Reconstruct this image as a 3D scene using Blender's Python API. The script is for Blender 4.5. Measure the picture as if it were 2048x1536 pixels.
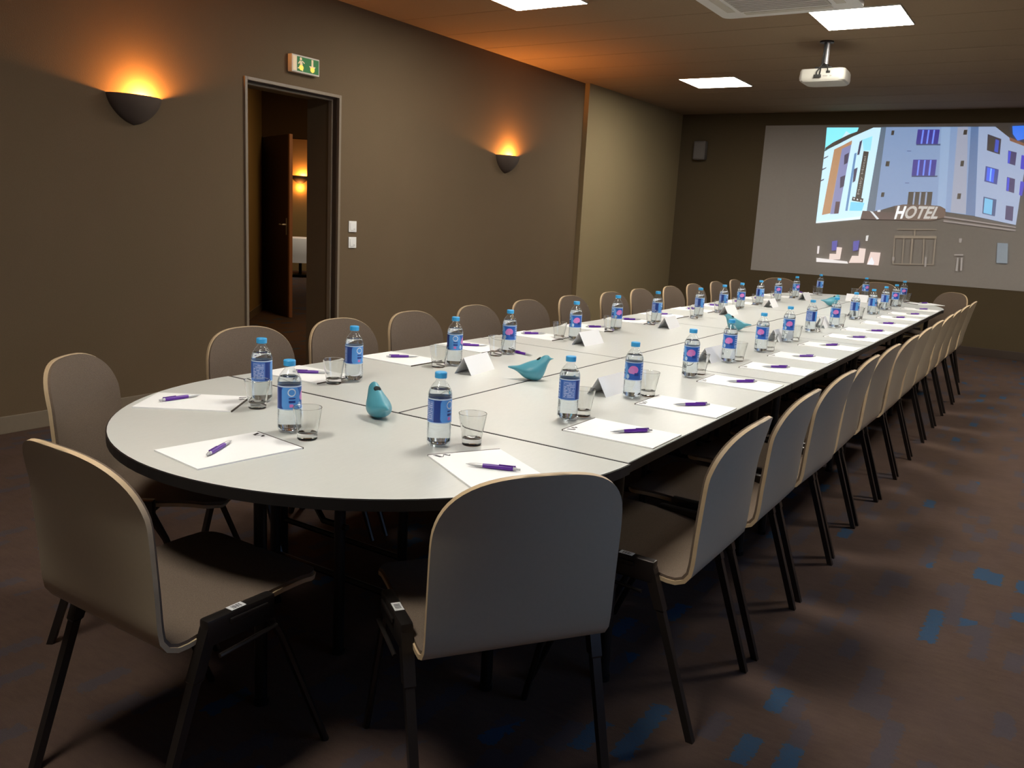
import bpy, bmesh, math, random
from mathutils import Vector, Matrix, noise as mnoise

random.seed(7)
for _o in list(bpy.data.objects):
    bpy.data.objects.remove(_o, do_unlink=True)
SC = bpy.context.scene
COL = SC.collection
PI = math.pi

# ------------------------------------------------------------------ camera
F_PX, PITCH, YAW, ROLL = 1693.52, math.radians(11.15611), math.radians(32.61411), math.radians(3.08203)
CAM_POS = Vector((1.7003, 0.0, 1.365))
fwd = Vector((-math.sin(YAW) * math.cos(PITCH), math.cos(YAW) * math.cos(PITCH), -math.sin(PITCH)))
r0 = fwd.cross(Vector((0, 0, 1))).normalized()
u0 = r0.cross(fwd)
rgt = math.cos(ROLL) * r0 + math.sin(ROLL) * u0
upv = -math.sin(ROLL) * r0 + math.cos(ROLL) * u0
cam_d = bpy.data.cameras.new('camera')
cam = bpy.data.objects.new('camera', cam_d)
COL.objects.link(cam)
M3 = Matrix((rgt, upv, -fwd)).transposed()
cam.matrix_world = Matrix.Translation(CAM_POS) @ M3.to_4x4()
cam_d.sensor_fit = 'HORIZONTAL'
cam_d.sensor_width = 36.0
cam_d.lens = F_PX / 2048 * 36.0
cam_d.clip_start, cam_d.clip_end = 0.05, 60
SC.camera = cam

# ------------------------------------------------------------------ world (bluish sky that enters only by the added window), exposure
world = bpy.data.worlds.new('sky')
SC.world = world
world.use_nodes = True
world.node_tree.nodes['Background'].inputs[0].default_value = (0.22, 0.42, 0.80, 1)
world.node_tree.nodes['Background'].inputs[1].default_value = 3.3
vs = SC.view_settings
SC.display_settings.display_device = 'sRGB'
vs.view_transform = 'Standard'
vs.look = 'None'
vs.gamma = 1.0
vs.exposure = 0.25
vs.use_curve_mapping = False
cy = SC.cycles
cy.use_denoising = True
cy.max_bounces = 8
cy.diffuse_bounces = 4
cy.glossy_bounces = 4
cy.transmission_bounces = 8
cy.transparent_max_bounces = 12
cy.use_adaptive_sampling = True
cy.adaptive_threshold = 0.02
cy.sample_clamp_indirect = 6.0
cy.caustics_reflective = False
cy.caustics_refractive = True
PANEL_POWER = 34.0      # radiance of the ceiling light panels
PANEL_TINT = (1.0, 0.95, 0.85)
SCONCE_WATT = 72.0
SCONCE_TINT = (1.0, 0.36, 0.07)

# ------------------------------------------------------------------ node helpers
def lin(c):
    return tuple((v / 255 / 12.92) if v / 255 <= 0.04045 else ((v / 255 + 0.055) / 1.055) ** 2.4 for v in c)


class Nodes:
    def __init__(self, name):
        self.mat = bpy.data.materials.new(name)
        self.mat.use_nodes = True
        self.t = self.mat.node_tree
        self.b = self.t.nodes['Principled BSDF']
        self.out = self.t.nodes['Material Output']

    def new(self, typ, **kw):
        n = self.t.nodes.new(typ)
        for k, v in kw.items():
            setattr(n, k, v)
        return n

    def put(self, sock, v):
        if isinstance(v, bpy.types.NodeSocket):
            self.t.links.new(v, sock)
        elif v is not None:
            if isinstance(v, (tuple, list)) and len(v) == 3 and sock.type == 'RGBA':
                v = (*v, 1)
            sock.default_value = v

    def m(self, op, a, b=None, c=None):
        n = self.new('ShaderNodeMath', operation=op)
        self.put(n.inputs[0], a)
        if b is not None:
            self.put(n.inputs[1], b)
        if c is not None:
            self.put(n.inputs[2], c)
        return n.outputs[0]

    def mix(self, f, a, b):
        n = self.new('ShaderNodeMix', data_type='RGBA')
        self.put(n.inputs[0], f)
        self.put(n.inputs[6], a)
        self.put(n.inputs[7], b)
        return n.outputs[2]

    def coord(self, which='Object'):
        return self.new('ShaderNodeTexCoord').outputs[which]

    def sep(self, v):
        n = self.new('ShaderNodeSeparateXYZ')
        self.put(n.inputs[0], v)
        return n.outputs

    def comb(self, x, y, z=0.0):
        n = self.new('ShaderNodeCombineXYZ')
        for s, v in zip(n.inputs, (x, y, z)):
            self.put(s, v)
        return n.outputs[0]

    def noise(self, vec, scale, detail=3.0, rough=0.55, which='Fac'):
        n = self.new('ShaderNodeTexNoise')
        self.put(n.inputs['Vector'], vec)
        n.inputs['Scale'].default_value = scale
        n.inputs['Detail'].default_value = detail
        n.inputs['Roughness'].default_value = rough
        return n.outputs[which]

    def white(self, vec):
        n = self.new('ShaderNodeTexWhiteNoise', noise_dimensions='3D')
        self.put(n.inputs['Vector'], vec)
        return n.outputs['Value']

    def ramp(self, f, stops):
        n = self.new('ShaderNodeValToRGB')
        el = n.color_ramp.elements
        while len(el) < len(stops):
            el.new(0.5)
        for e, (p, c) in zip(el, stops):
            e.position = p
            e.color = (*c, 1)
        self.put(n.inputs[0], f)
        return n.outputs[0]

    def bump(self, h, strength=0.2, dist=0.002):
        n = self.new('ShaderNodeBump')
        n.inputs['Strength'].default_value = strength
        n.inputs['Distance'].default_value = dist
        self.put(n.inputs['Height'], h)
        self.put(self.b.inputs['Normal'], n.outputs[0])

    def set(self, **kw):
        names = dict(color='Base Color', rough='Roughness', metal='Metallic', spec='Specular IOR Level', em='Emission Color', ems='Emission Strength', ior='IOR', trans='Transmission Weight', coat='Coat Weight')
        for k, v in kw.items():
            self.put(self.b.inputs[names[k]], v)
        return self


def plain(name, color, rough=0.5, metal=0.0, spec=0.5, var=0.0, scale=40.0):
    n = Nodes(name)
    if var:
        f = n.noise(n.coord(), scale)
        c = n.mix(f, tuple(v * (1 - var) for v in color), tuple(min(1, v * (1 + var)) for v in color))
        n.set(color=c)
    else:
        n.set(color=color)
    n.set(rough=rough, metal=metal, spec=spec)
    return n.mat


def emitter(name, color, strength, base=(0.8, 0.8, 0.8)):
    n = Nodes(name)
    n.set(color=base, em=color, ems=strength, rough=0.6)
    return n.mat


MAT = {}
# wallpaper: fine woven taupe
def wall_mat(name, a, b):
    n = Nodes(name)
    co = n.coord()
    f1 = n.noise(co, 2.0, 2)
    f2 = n.noise(co, 170.0, 2)
    f = n.m('ADD', n.m('MULTIPLY', f1, 0.4), n.m('MULTIPLY', f2, 0.6))
    n.set(color=n.mix(f, a, b), rough=0.85, spec=0.2)
    n.bump(f2, 0.25, 0.002)
    return n.mat
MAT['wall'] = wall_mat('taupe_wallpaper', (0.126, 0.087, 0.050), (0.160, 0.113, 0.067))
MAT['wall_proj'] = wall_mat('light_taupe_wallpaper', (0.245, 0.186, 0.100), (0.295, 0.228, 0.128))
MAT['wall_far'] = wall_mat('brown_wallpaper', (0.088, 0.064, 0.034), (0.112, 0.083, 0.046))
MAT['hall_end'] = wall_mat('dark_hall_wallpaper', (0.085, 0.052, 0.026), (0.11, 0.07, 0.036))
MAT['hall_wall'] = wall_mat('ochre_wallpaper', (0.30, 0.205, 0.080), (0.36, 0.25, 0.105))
MAT['paint'] = plain('taupe_paint', (0.22, 0.175, 0.125), 0.45, var=0.06)
MAT['paint_dark'] = plain('dark_brown_paint', (0.055, 0.036, 0.026), 0.5, var=0.08)
MAT['door_wood'] = plain('dark_door_veneer', (0.06, 0.028, 0.018), 0.45, var=0.2, scale=12)
MAT['lit_door_edge'] = plain('orange_lit_door_edge', (0.40, 0.20, 0.12), 0.5, var=0.08)  # lighter colour carries the orange light on the leaf's free edge


def ceiling_mat():
    n = Nodes('pale_ceiling_board')
    co = n.coord()
    f = n.noise(co, 60, 3)
    n.set(color=n.mix(f, (0.265, 0.188, 0.118), (0.305, 0.220, 0.142)), rough=0.9, spec=0.15)
    return n.mat
MAT['ceiling'] = ceiling_mat()
MAT['ceiling_gap'] = plain('dark_joint', (0.10, 0.075, 0.055), 0.9)


def carpet_mat():
    n = Nodes('brown_blue_dash_carpet')
    x, y, z = n.sep(n.coord())
    wob = n.m('MULTIPLY', n.m('SUBTRACT', n.noise(n.coord(), 45, 3), 0.5), 0.055)
    xx = n.m('ADD', x, wob)
    yy = n.m('ADD', y, wob)
    cu = n.m('FLOOR', n.m('DIVIDE', xx, 0.052))
    off = n.white(n.comb(cu, 3.3, 1.0))
    cv = n.m('FLOOR', n.m('ADD', n.m('DIVIDE', yy, 0.150), n.m('MULTIPLY', off, 3.0)))
    w = n.white(n.comb(cu, cv, 0.5))
    big = n.noise(n.coord(), 1.4, 1)
    colw = n.white(n.comb(cu, 7.7, 2.0))
    score = n.m('ADD', w, n.m('MULTIPLY', n.m('SUBTRACT', big, 0.5), 0.25))
    score = n.m('ADD', score, n.m('MULTIPLY', n.m('SUBTRACT', colw, 0.5), 0.10))
    strong = n.m('GREATER_THAN', score, 0.965)
    weak = n.m('MULTIPLY', n.m('GREATER_THAN', score, 0.78), 0.5)
    fib = n.noise(n.comb(n.m('MULTIPLY', x, 160), n.m('MULTIPLY', y, 420)), 1.0, 3, 0.7)
    mott = n.noise(n.comb(n.m('MULTIPLY', x, 14), n.m('MULTIPLY', y, 55)), 1.0, 4, 0.65)
    base = n.mix(n.m('ADD', n.m('MULTIPLY', n.noise(n.coord(), 7, 3), 0.45), n.m('MULTIPLY', mott, 0.55)), (0.058, 0.033, 0.021), (0.160, 0.103, 0.071))
    base = n.mix(n.m('MULTIPLY', n.noise(n.comb(n.m('MULTIPLY', x, 9), n.m('MULTIPLY', y, 2.2)), 1.0, 2), 0.55), base, (0.105, 0.070, 0.070))
    c = n.mix(weak, base, (0.070, 0.072, 0.098))
    fuzz = n.m('ADD', 0.30, n.m('MULTIPLY', n.noise(n.comb(n.m('MULTIPLY', x, 60), n.m('MULTIPLY', y, 110)), 1.0, 3, 0.7), 0.95))
    c = n.mix(n.m('MULTIPLY', strong, n.m('MINIMUM', fuzz, 0.95)), c, (0.028, 0.088, 0.168))
    c = n.mix(n.m('MULTIPLY', fib, 0.6), c, n.mix(0.6, c, (0.02, 0.014, 0.012)))
    n.set(color=c, rough=0.95, spec=0.1)
    n.bump(fib, 0.5, 0.004)
    return n.mat
MAT['carpet'] = carpet_mat()


def table_mat():
    n = Nodes('light_grey_laminate')
    x, y, z = n.sep(n.coord())
    f = n.noise(n.comb(n.m('MULTIPLY', x, 120), n.m('MULTIPLY', y, 18)), 1.0, 3)
    n.set(color=n.mix(f, (0.572, 0.582, 0.555), (0.630, 0.640, 0.612)), rough=0.33, spec=0.45)
    return n.mat
MAT['laminate'] = table_mat()
MAT['black_edge'] = plain('black_edge_band', (0.012, 0.011, 0.011), 0.45)
MAT['black_metal'] = plain('black_metal', (0.016, 0.015, 0.015), 0.38, 0.3)
MAT['gunmetal'] = plain('gunmetal_lacquer', (0.050, 0.042, 0.038), 0.30, 0.7)


def fabric_mat():
    n = Nodes('taupe_chair_fabric')
    co = n.coord()
    f = n.noise(co, 420, 2, 0.7)
    f2 = n.noise(co, 60, 2)
    c = n.mix(f, (0.092, 0.067, 0.049), (0.240, 0.182, 0.140))
    c = n.mix(n.m('MULTIPLY', f2, 0.35), c, (0.14, 0.105, 0.08))
    n.set(color=c, rough=0.95, spec=0.1)
    n.bump(f, 0.4, 0.002)
    return n.mat
MAT['fabric'] = fabric_mat()


def wood_mat():
    n = Nodes('pale_beech_ply_edge')
    x, y, z = n.sep(n.coord())
    f = n.noise(n.comb(n.m('MULTIPLY', x, 30), n.m('MULTIPLY', y, 30), n.m('MULTIPLY', z, 30)), 1.0, 3)
    n.set(color=n.mix(f, (0.50, 0.355, 0.205), (0.64, 0.48, 0.30)), rough=0.45)
    return n.mat
MAT['ply'] = wood_mat()
MAT['shell'] = plain('grey_beige_shell_laminate', (0.46, 0.385, 0.275), 0.38, 0.0, 0.5, var=0.05, scale=90)
MAT['sticker'] = plain('white_sticker', (0.75, 0.75, 0.74), 0.5)
MAT['ink'] = plain('black_ink', (0.02, 0.02, 0.022), 0.6)
MAT['paper'] = plain('white_paper', (0.90, 0.90, 0.90), 0.7, var=0.01)
MAT['pad_strip'] = plain('brown_binding', (0.07, 0.055, 0.045), 0.6)
MAT['card'] = plain('white_card', (0.84, 0.84, 0.86), 0.6)
MAT['purple'] = plain('purple_plastic', (0.105, 0.016, 0.30), 0.3)
MAT['silver'] = plain('silver_plastic', (0.55, 0.55, 0.56), 0.35, 0.4)
MAT['bird'] = plain('teal_ceramic', (0.085, 0.325, 0.415), 0.35, 0.0, 0.5, var=0.03)
MAT['hole_shade'] = plain('painted_hole_shade', (0.004, 0.008, 0.009), 0.8)  # near-black stands in for the shade inside the bird's neck
MAT['cap'] = plain('sky_blue_cap', (0.050, 0.400, 0.800), 0.35)
MAT['white'] = plain('white_plastic', (0.84, 0.83, 0.80), 0.4, var=0.02)
MAT['white2'] = plain('cream_plastic', (0.62, 0.58, 0.50), 0.45, var=0.02)
MAT['grey'] = plain('grey_plastic', (0.30, 0.28, 0.25), 0.5, var=0.03)
MAT['speaker_grey'] = plain('speaker_grey', (0.135, 0.120, 0.110), 0.6, var=0.05)
MAT['speaker_grille'] = plain('speaker_grille', (0.175, 0.158, 0.145), 0.8, var=0.2, scale=300)
MAT['grille_grey'] = plain('pale_grille', (0.50, 0.47, 0.43), 0.6)
MAT['projector'] = plain('off_white_plastic', (0.47, 0.45, 0.40), 0.45, var=0.02)
MAT['dark'] = plain('black_plastic', (0.014, 0.013, 0.012), 0.5)
MAT['plaster'] = plain('taupe_plaster', (0.085, 0.060, 0.045), 0.8, var=0.06)
MAT['panel'] = emitter('light_panel_diffuser', PANEL_TINT, PANEL_POWER)
MAT['panel_hall_fill'] = emitter('added_hall_glow', (1.0, 0.62, 0.28), 18.0)  # added glow for the hall, not a known lamp
MAT['panel_lounge_fill'] = emitter('added_lounge_glow', (1.0, 0.85, 0.65), 22.0)  # added glow for the lounge, not a known lamp
MAT['bulb'] = emitter('warm_bulb', (1.0, 0.55, 0.16), 25.0)


def clear_mat(name, tint, ior, gloss_rough, extra=0.0, bump_scale=0.0, body=0.0):
    n = Nodes(name)
    t = n.t
    t.nodes.remove(n.b)
    tr = n.new('ShaderNodeBsdfTransparent')
    tr.inputs[0].default_value = (*tint, 1)
    gl = n.new('ShaderNodeBsdfGlossy')
    gl.inputs['Roughness'].default_value = gloss_rough
    gl.inputs['Color'].default_value = (0.97, 0.98, 1, 1)
    fr = n.new('ShaderNodeLayerWeight')
    fr.inputs['Blend'].default_value = 0.5
    f0 = ((ior - 1) / (ior + 1)) ** 2
    if bump_scale:
        x, y, z = n.sep(n.coord())
        nz = n.noise(n.comb(n.m('MULTIPLY', x, 22), n.m('MULTIPLY', y, 22), n.m('MULTIPLY', z, bump_scale)), 1.0, 2)
        b = n.new('ShaderNodeBump')
        b.inputs['Strength'].default_value = 0.6
        b.inputs['Distance'].default_value = 0.004
        t.links.new(nz, b.inputs['Height'])
        t.links.new(b.outputs[0], gl.inputs['Normal'])
        t.links.new(b.outputs[0], fr.inputs['Normal'])
    sch = n.m('ADD', n.m('MULTIPLY', n.m('POWER', fr.outputs['Facing'], 4.0), 0.75 * (1 - f0)), f0)
    fac = n.m('MINIMUM', n.m('ADD', sch, extra), 1.0)
    mx = n.new('ShaderNodeMixShader')
    t.links.new(fac, mx.inputs[0])
    t.links.new(tr.outputs[0], mx.inputs[1])
    t.links.new(gl.outputs[0], mx.inputs[2])
    res = mx.outputs[0]
    if body:
        df = n.new('ShaderNodeBsdfDiffuse')
        df.inputs[0].default_value = (0.75, 0.86, 0.95, 1)
        m2 = n.new('ShaderNodeMixShader')
        m2.inputs[0].default_value = body
        t.links.new(res, m2.inputs[1])
        t.links.new(df.outputs[0], m2.inputs[2])
        res = m2.outputs[0]
    t.links.new(res, n.out.inputs[0])
    return n.mat
MAT['pet'] = clear_mat('clear_bottle_plastic', (0.955, 0.975, 0.985), 1.42, 0.06, 0.02, 150.0, 0.02)


def glass_mat(name, tint, ior):
    n = Nodes(name)
    n.t.nodes.remove(n.b)
    g = n.new('ShaderNodeBsdfGlass')
    g.inputs['Color'].default_value = (*tint, 1)
    g.inputs['Roughness'].default_value = 0.0
    g.inputs['IOR'].default_value = ior
    n.t.links.new(g.outputs[0], n.out.inputs[0])
    return n.mat
MAT['water'] = glass_mat('water', (0.965, 0.985, 1.0), 1.33)
MAT['glass'] = glass_mat('clear_glass', (0.985, 0.99, 0.985), 1.48)
MAT['pane'] = clear_mat('window_glass', (0.97, 0.98, 0.98), 1.5, 0.02)


def label_mat():
    n = Nodes('printed_bottle_label')
    u, v, _ = n.sep(n.coord('UV'))

    def box(u0, u1, v0, v1):
        a = n.m('MULTIPLY', n.m('GREATER_THAN', u, u0), n.m('LESS_THAN', u, u1))
        b = n.m('MULTIPLY', n.m('GREATER_THAN', v, v0), n.m('LESS_THAN', v, v1))
        return n.m('MULTIPLY', a, b)

    def ell(cu, cv, ru, rv):
        a = n.m('POWER', n.m('DIVIDE', n.m('SUBTRACT', u, cu), ru), 2.0)
        b = n.m('POWER', n.m('DIVIDE', n.m('SUBTRACT', v, cv), rv), 2.0)
        return n.m('LESS_THAN', n.m('ADD', a, b), 1.0)
    BLUE, NAVY, SKY, PALE, PINK = (0.020, 0.115, 0.50), (0.012, 0.045, 0.26), (0.10, 0.34, 0.80), (0.30, 0.45, 0.78), (0.72, 0.20, 0.55)
    c = BLUE
    c = n.mix(ell(0.46, 0.50, 0.14, 0.62), c, SKY)
    lines = n.m('LESS_THAN', n.m('FRACT', n.m('MULTIPLY', v, 13)), 0.45)
    words = n.m('GREATER_THAN', n.white(n.comb(n.m('FLOOR', n.m('MULTIPLY', u, 60)), n.m('FLOOR', n.m('MULTIPLY', v, 13)))), 0.3)
    c = n.mix(box(0.04, 0.25, 0.08, 0.90), c, (0.13, 0.24, 0.62))
    c = n.mix(n.m('MULTIPLY', box(0.06, 0.23, 0.12, 0.86), n.m('MULTIPLY', lines, words)), c, (0.55, 0.63, 0.88))
    c = n.mix(box(0.25, 0.34, 0.0, 0.94), c, NAVY)
    # oval emblem with bars
    c = n.mix(n.m('SUBTRACT', ell(0.48, 0.74, 0.055, 0.17), ell(0.48, 0.74, 0.042, 0.12)), c, (0.75, 0.82, 0.92))
    c = n.mix(box(0.44, 0.53, 0.30, 0.40), c, NAVY)
    c = n.mix(box(0.44, 0.53, 0.46, 0.52), c, NAVY)
    c = n.mix(box(0.45, 0.50, 0.12, 0.25), c, PINK)
    # pink cloud
    c = n.mix(ell(0.70, 0.58, 0.085, 0.22), c, PINK)
    c = n.mix(ell(0.66, 0.52, 0.06, 0.15), c, (0.66, 0.25, 0.60))
    c = n.mix(box(0.72, 0.80, 0.26, 0.42), c, NAVY)
    c = n.mix(ell(0.60, 0.20, 0.03, 0.13), c, (0.50, 0.68, 0.90))
    c = n.mix(box(0.84, 0.98, 0.1, 0.9), c, PALE)
    c = n.mix(n.m('MULTIPLY', box(0.85, 0.97, 0.2, 0.8), n.m('LESS_THAN', n.m('FRACT', n.m('MULTIPLY', v, 7)), 0.5)), c, BLUE)
    c = n.mix(n.m('GREATER_THAN', v, 0.95), c, (0.62, 0.76, 0.92))
    c = n.mix(n.m('LESS_THAN', v, 0.04), c, (0.55, 0.70, 0.90))
    n.set(color=c, rough=0.3, spec=0.5)
    return n.mat
MAT['label'] = label_mat()


def screen_mat(name, use_attr):
    n = Nodes(name)
    f = n.noise(n.coord(), 30, 2)
    n.set(color=n.mix(f, (0.385, 0.355, 0.325), (0.41, 0.38, 0.35)), rough=0.75, spec=0.2)
    if use_attr:
        a = n.new('ShaderNodeVertexColor')
        a.layer_name = 'picture'
        n.set(em=a.outputs[0], ems=1.0)
    return n.mat
MAT['screen'] = screen_mat('grey_white_screen', False)
MAT['picture'] = screen_mat('projected_light', True)
MAT['pic_text'] = emitter('projected_white_text', (0.62, 0.66, 0.68), 1.0)
MAT['pic_text3'] = emitter('projected_pale_text', (0.26, 0.25, 0.24), 1.0)
MAT['pic_text2'] = emitter('projected_grey_text', (0.20, 0.19, 0.18), 1.0)

# ------------------------------------------------------------------ mesh helpers
class MB:
    def __init__(self):
        self.v, self.f, self.mi, self.uv = [], [], [], {}

    def add(self, vs, fs, mi=0):
        o = len(self.v)
        self.v += [tuple(p) for p in vs]
        for f in fs:
            self.f.append(tuple(i + o for i in f))
            self.mi.append(mi)
        return self

    def box(self, x0, x1, y0, y1, z0, z1, mi=0, bev=0.0, mat=None):
        bm = bmesh.new()
        bmesh.ops.create_cube(bm, size=1)
        for p in bm.verts:
            p.co = Vector(((x0 + x1) / 2 + p.co.x * (x1 - x0), (y0 + y1) / 2 + p.co.y * (y1 - y0), (z0 + z1) / 2 + p.co.z * (z1 - z0)))
        if bev:
            bmesh.ops.bevel(bm, geom=list(bm.edges), offset=bev, segments=2, profile=0.6, affect='EDGES')
        if mat is not None:
            bmesh.ops.transform(bm, matrix=mat, verts=list(bm.verts))
        bm.verts.index_update()
        self.add([p.co[:] for p in bm.verts], [[q.index for q in f.verts] for f in bm.faces], mi)
        bm.free()
        return self

    def prism(self, pts, z0, z1, mi=0, side_mi=None, top_mi=None):
        n = len(pts)
        a = [(x, y, z0) for x, y in pts]
        b = [(x, y, z1) for x, y in pts]
        self.add(a + b, [tuple(range(n - 1, -1, -1))], mi)
        o = len(self.v) - 2 * n
        self.f.append(tuple(range(o + n, o + 2 * n)))
        self.mi.append(mi if top_mi is None else top_mi)
        for i in range(n):
            j = (i + 1) % n
            self.f.append((o + i, o + j, o + n + j, o + n + i))
            self.mi.append(mi if side_mi is None else side_mi)
        return self

    def lathe(self, prof, seg=24, mi=0, close=False):
        vs, fs = [], []
        for r, z in prof:
            for k in range(seg):
                a = 2 * PI * k / seg
                vs.append((r * math.cos(a), r * math.sin(a), z))
        for i in range(len(prof) - 1):
            for k in range(seg):
                k2 = (k + 1) % seg
                fs.append((i * seg + k, i * seg + k2, (i + 1) * seg + k2, (i + 1) * seg + k))
        if close:
            fs.append(tuple(range(seg - 1, -1, -1)))
            L = (len(prof) - 1) * seg
            fs.append(tuple(range(L, L + seg)))
        return self.add(vs, fs, mi)

    def tube(self, path, rad, seg=10, mi=0, flat=(1.0, 1.0)):
        path = [Vector(p) for p in path]
        rads = rad if isinstance(rad, (list, tuple)) else [rad] * len(path)
        vs, fs = [], []
        for i, p in enumerate(path):
            d = (path[min(i + 1, len(path) - 1)] - path[max(i - 1, 0)]).normalized()
            ref = Vector((1, 0, 0)) if abs(d.x) < 0.9 else Vector((0, 0, 1))
            s = d.cross(ref).normalized()
            t = s.cross(d).normalized()
            for k in range(seg):
                a = 2 * PI * k / seg
                vs.append(p + (s * math.cos(a) * flat[0] + t * math.sin(a) * flat[1]) * rads[i])
        for i in range(len(path) - 1):
            for k in range(seg):
                k2 = (k + 1) % seg
                fs.append((i * seg + k, i * seg + k2, (i + 1) * seg + k2, (i + 1) * seg + k))
        fs.append(tuple(range(seg - 1, -1, -1)))
        L = (len(path) - 1) * seg
        fs.append(tuple(range(L, L + seg)))
        return self.add(vs, fs, mi)

    def mesh(self, name, mats, smooth=False, angle=40):
        me = bpy.data.meshes.new(name)
        me.from_pydata(self.v, [], self.f)
        bm = bmesh.new()
        bm.from_mesh(me)
        bmesh.ops.recalc_face_normals(bm, faces=list(bm.faces))
        bm.to_mesh(me)
        bm.free()
        for m in (mats if isinstance(mats, (list, tuple)) else [mats]):
            me.materials.append(MAT[m])
        for p, i in zip(me.polygons, self.mi):
            p.material_index = i
        if smooth:
            me.polygons.foreach_set('use_smooth', [True] * len(me.polygons))
            me.set_sharp_from_angle(angle=math.radians(angle))
        me.update()
        return me

    def build(self, name, mats, parent=None, smooth=False, angle=40):
        o = bpy.data.objects.new(name, self.mesh(name, mats, smooth, angle))
        COL.objects.link(o)
        o.parent = parent
        return o


def tag(o, label=None, cat=None, group=None, kind=None):
    for k, v in (('label', label), ('category', cat), ('group', group), ('kind', kind)):
        if v:
            o[k] = v
    return o


def thing(name, loc, rz, label, cat, group=None):
    o = bpy.data.objects.new(name, None)
    o.empty_display_size = 0.1
    COL.objects.link(o)
    o.location = loc
    o.rotation_euler = (0, 0, rz)
    return tag(o, label, cat, group)


def struct(o, label=None):
    return tag(o, label, None, None, 'structure')


def copy_tree(o, parent=None):
    c = o.copy()
    COL.objects.link(c)
    c.parent = parent
    for ch in o.children:
        copy_tree(ch, c)
    return c


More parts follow.
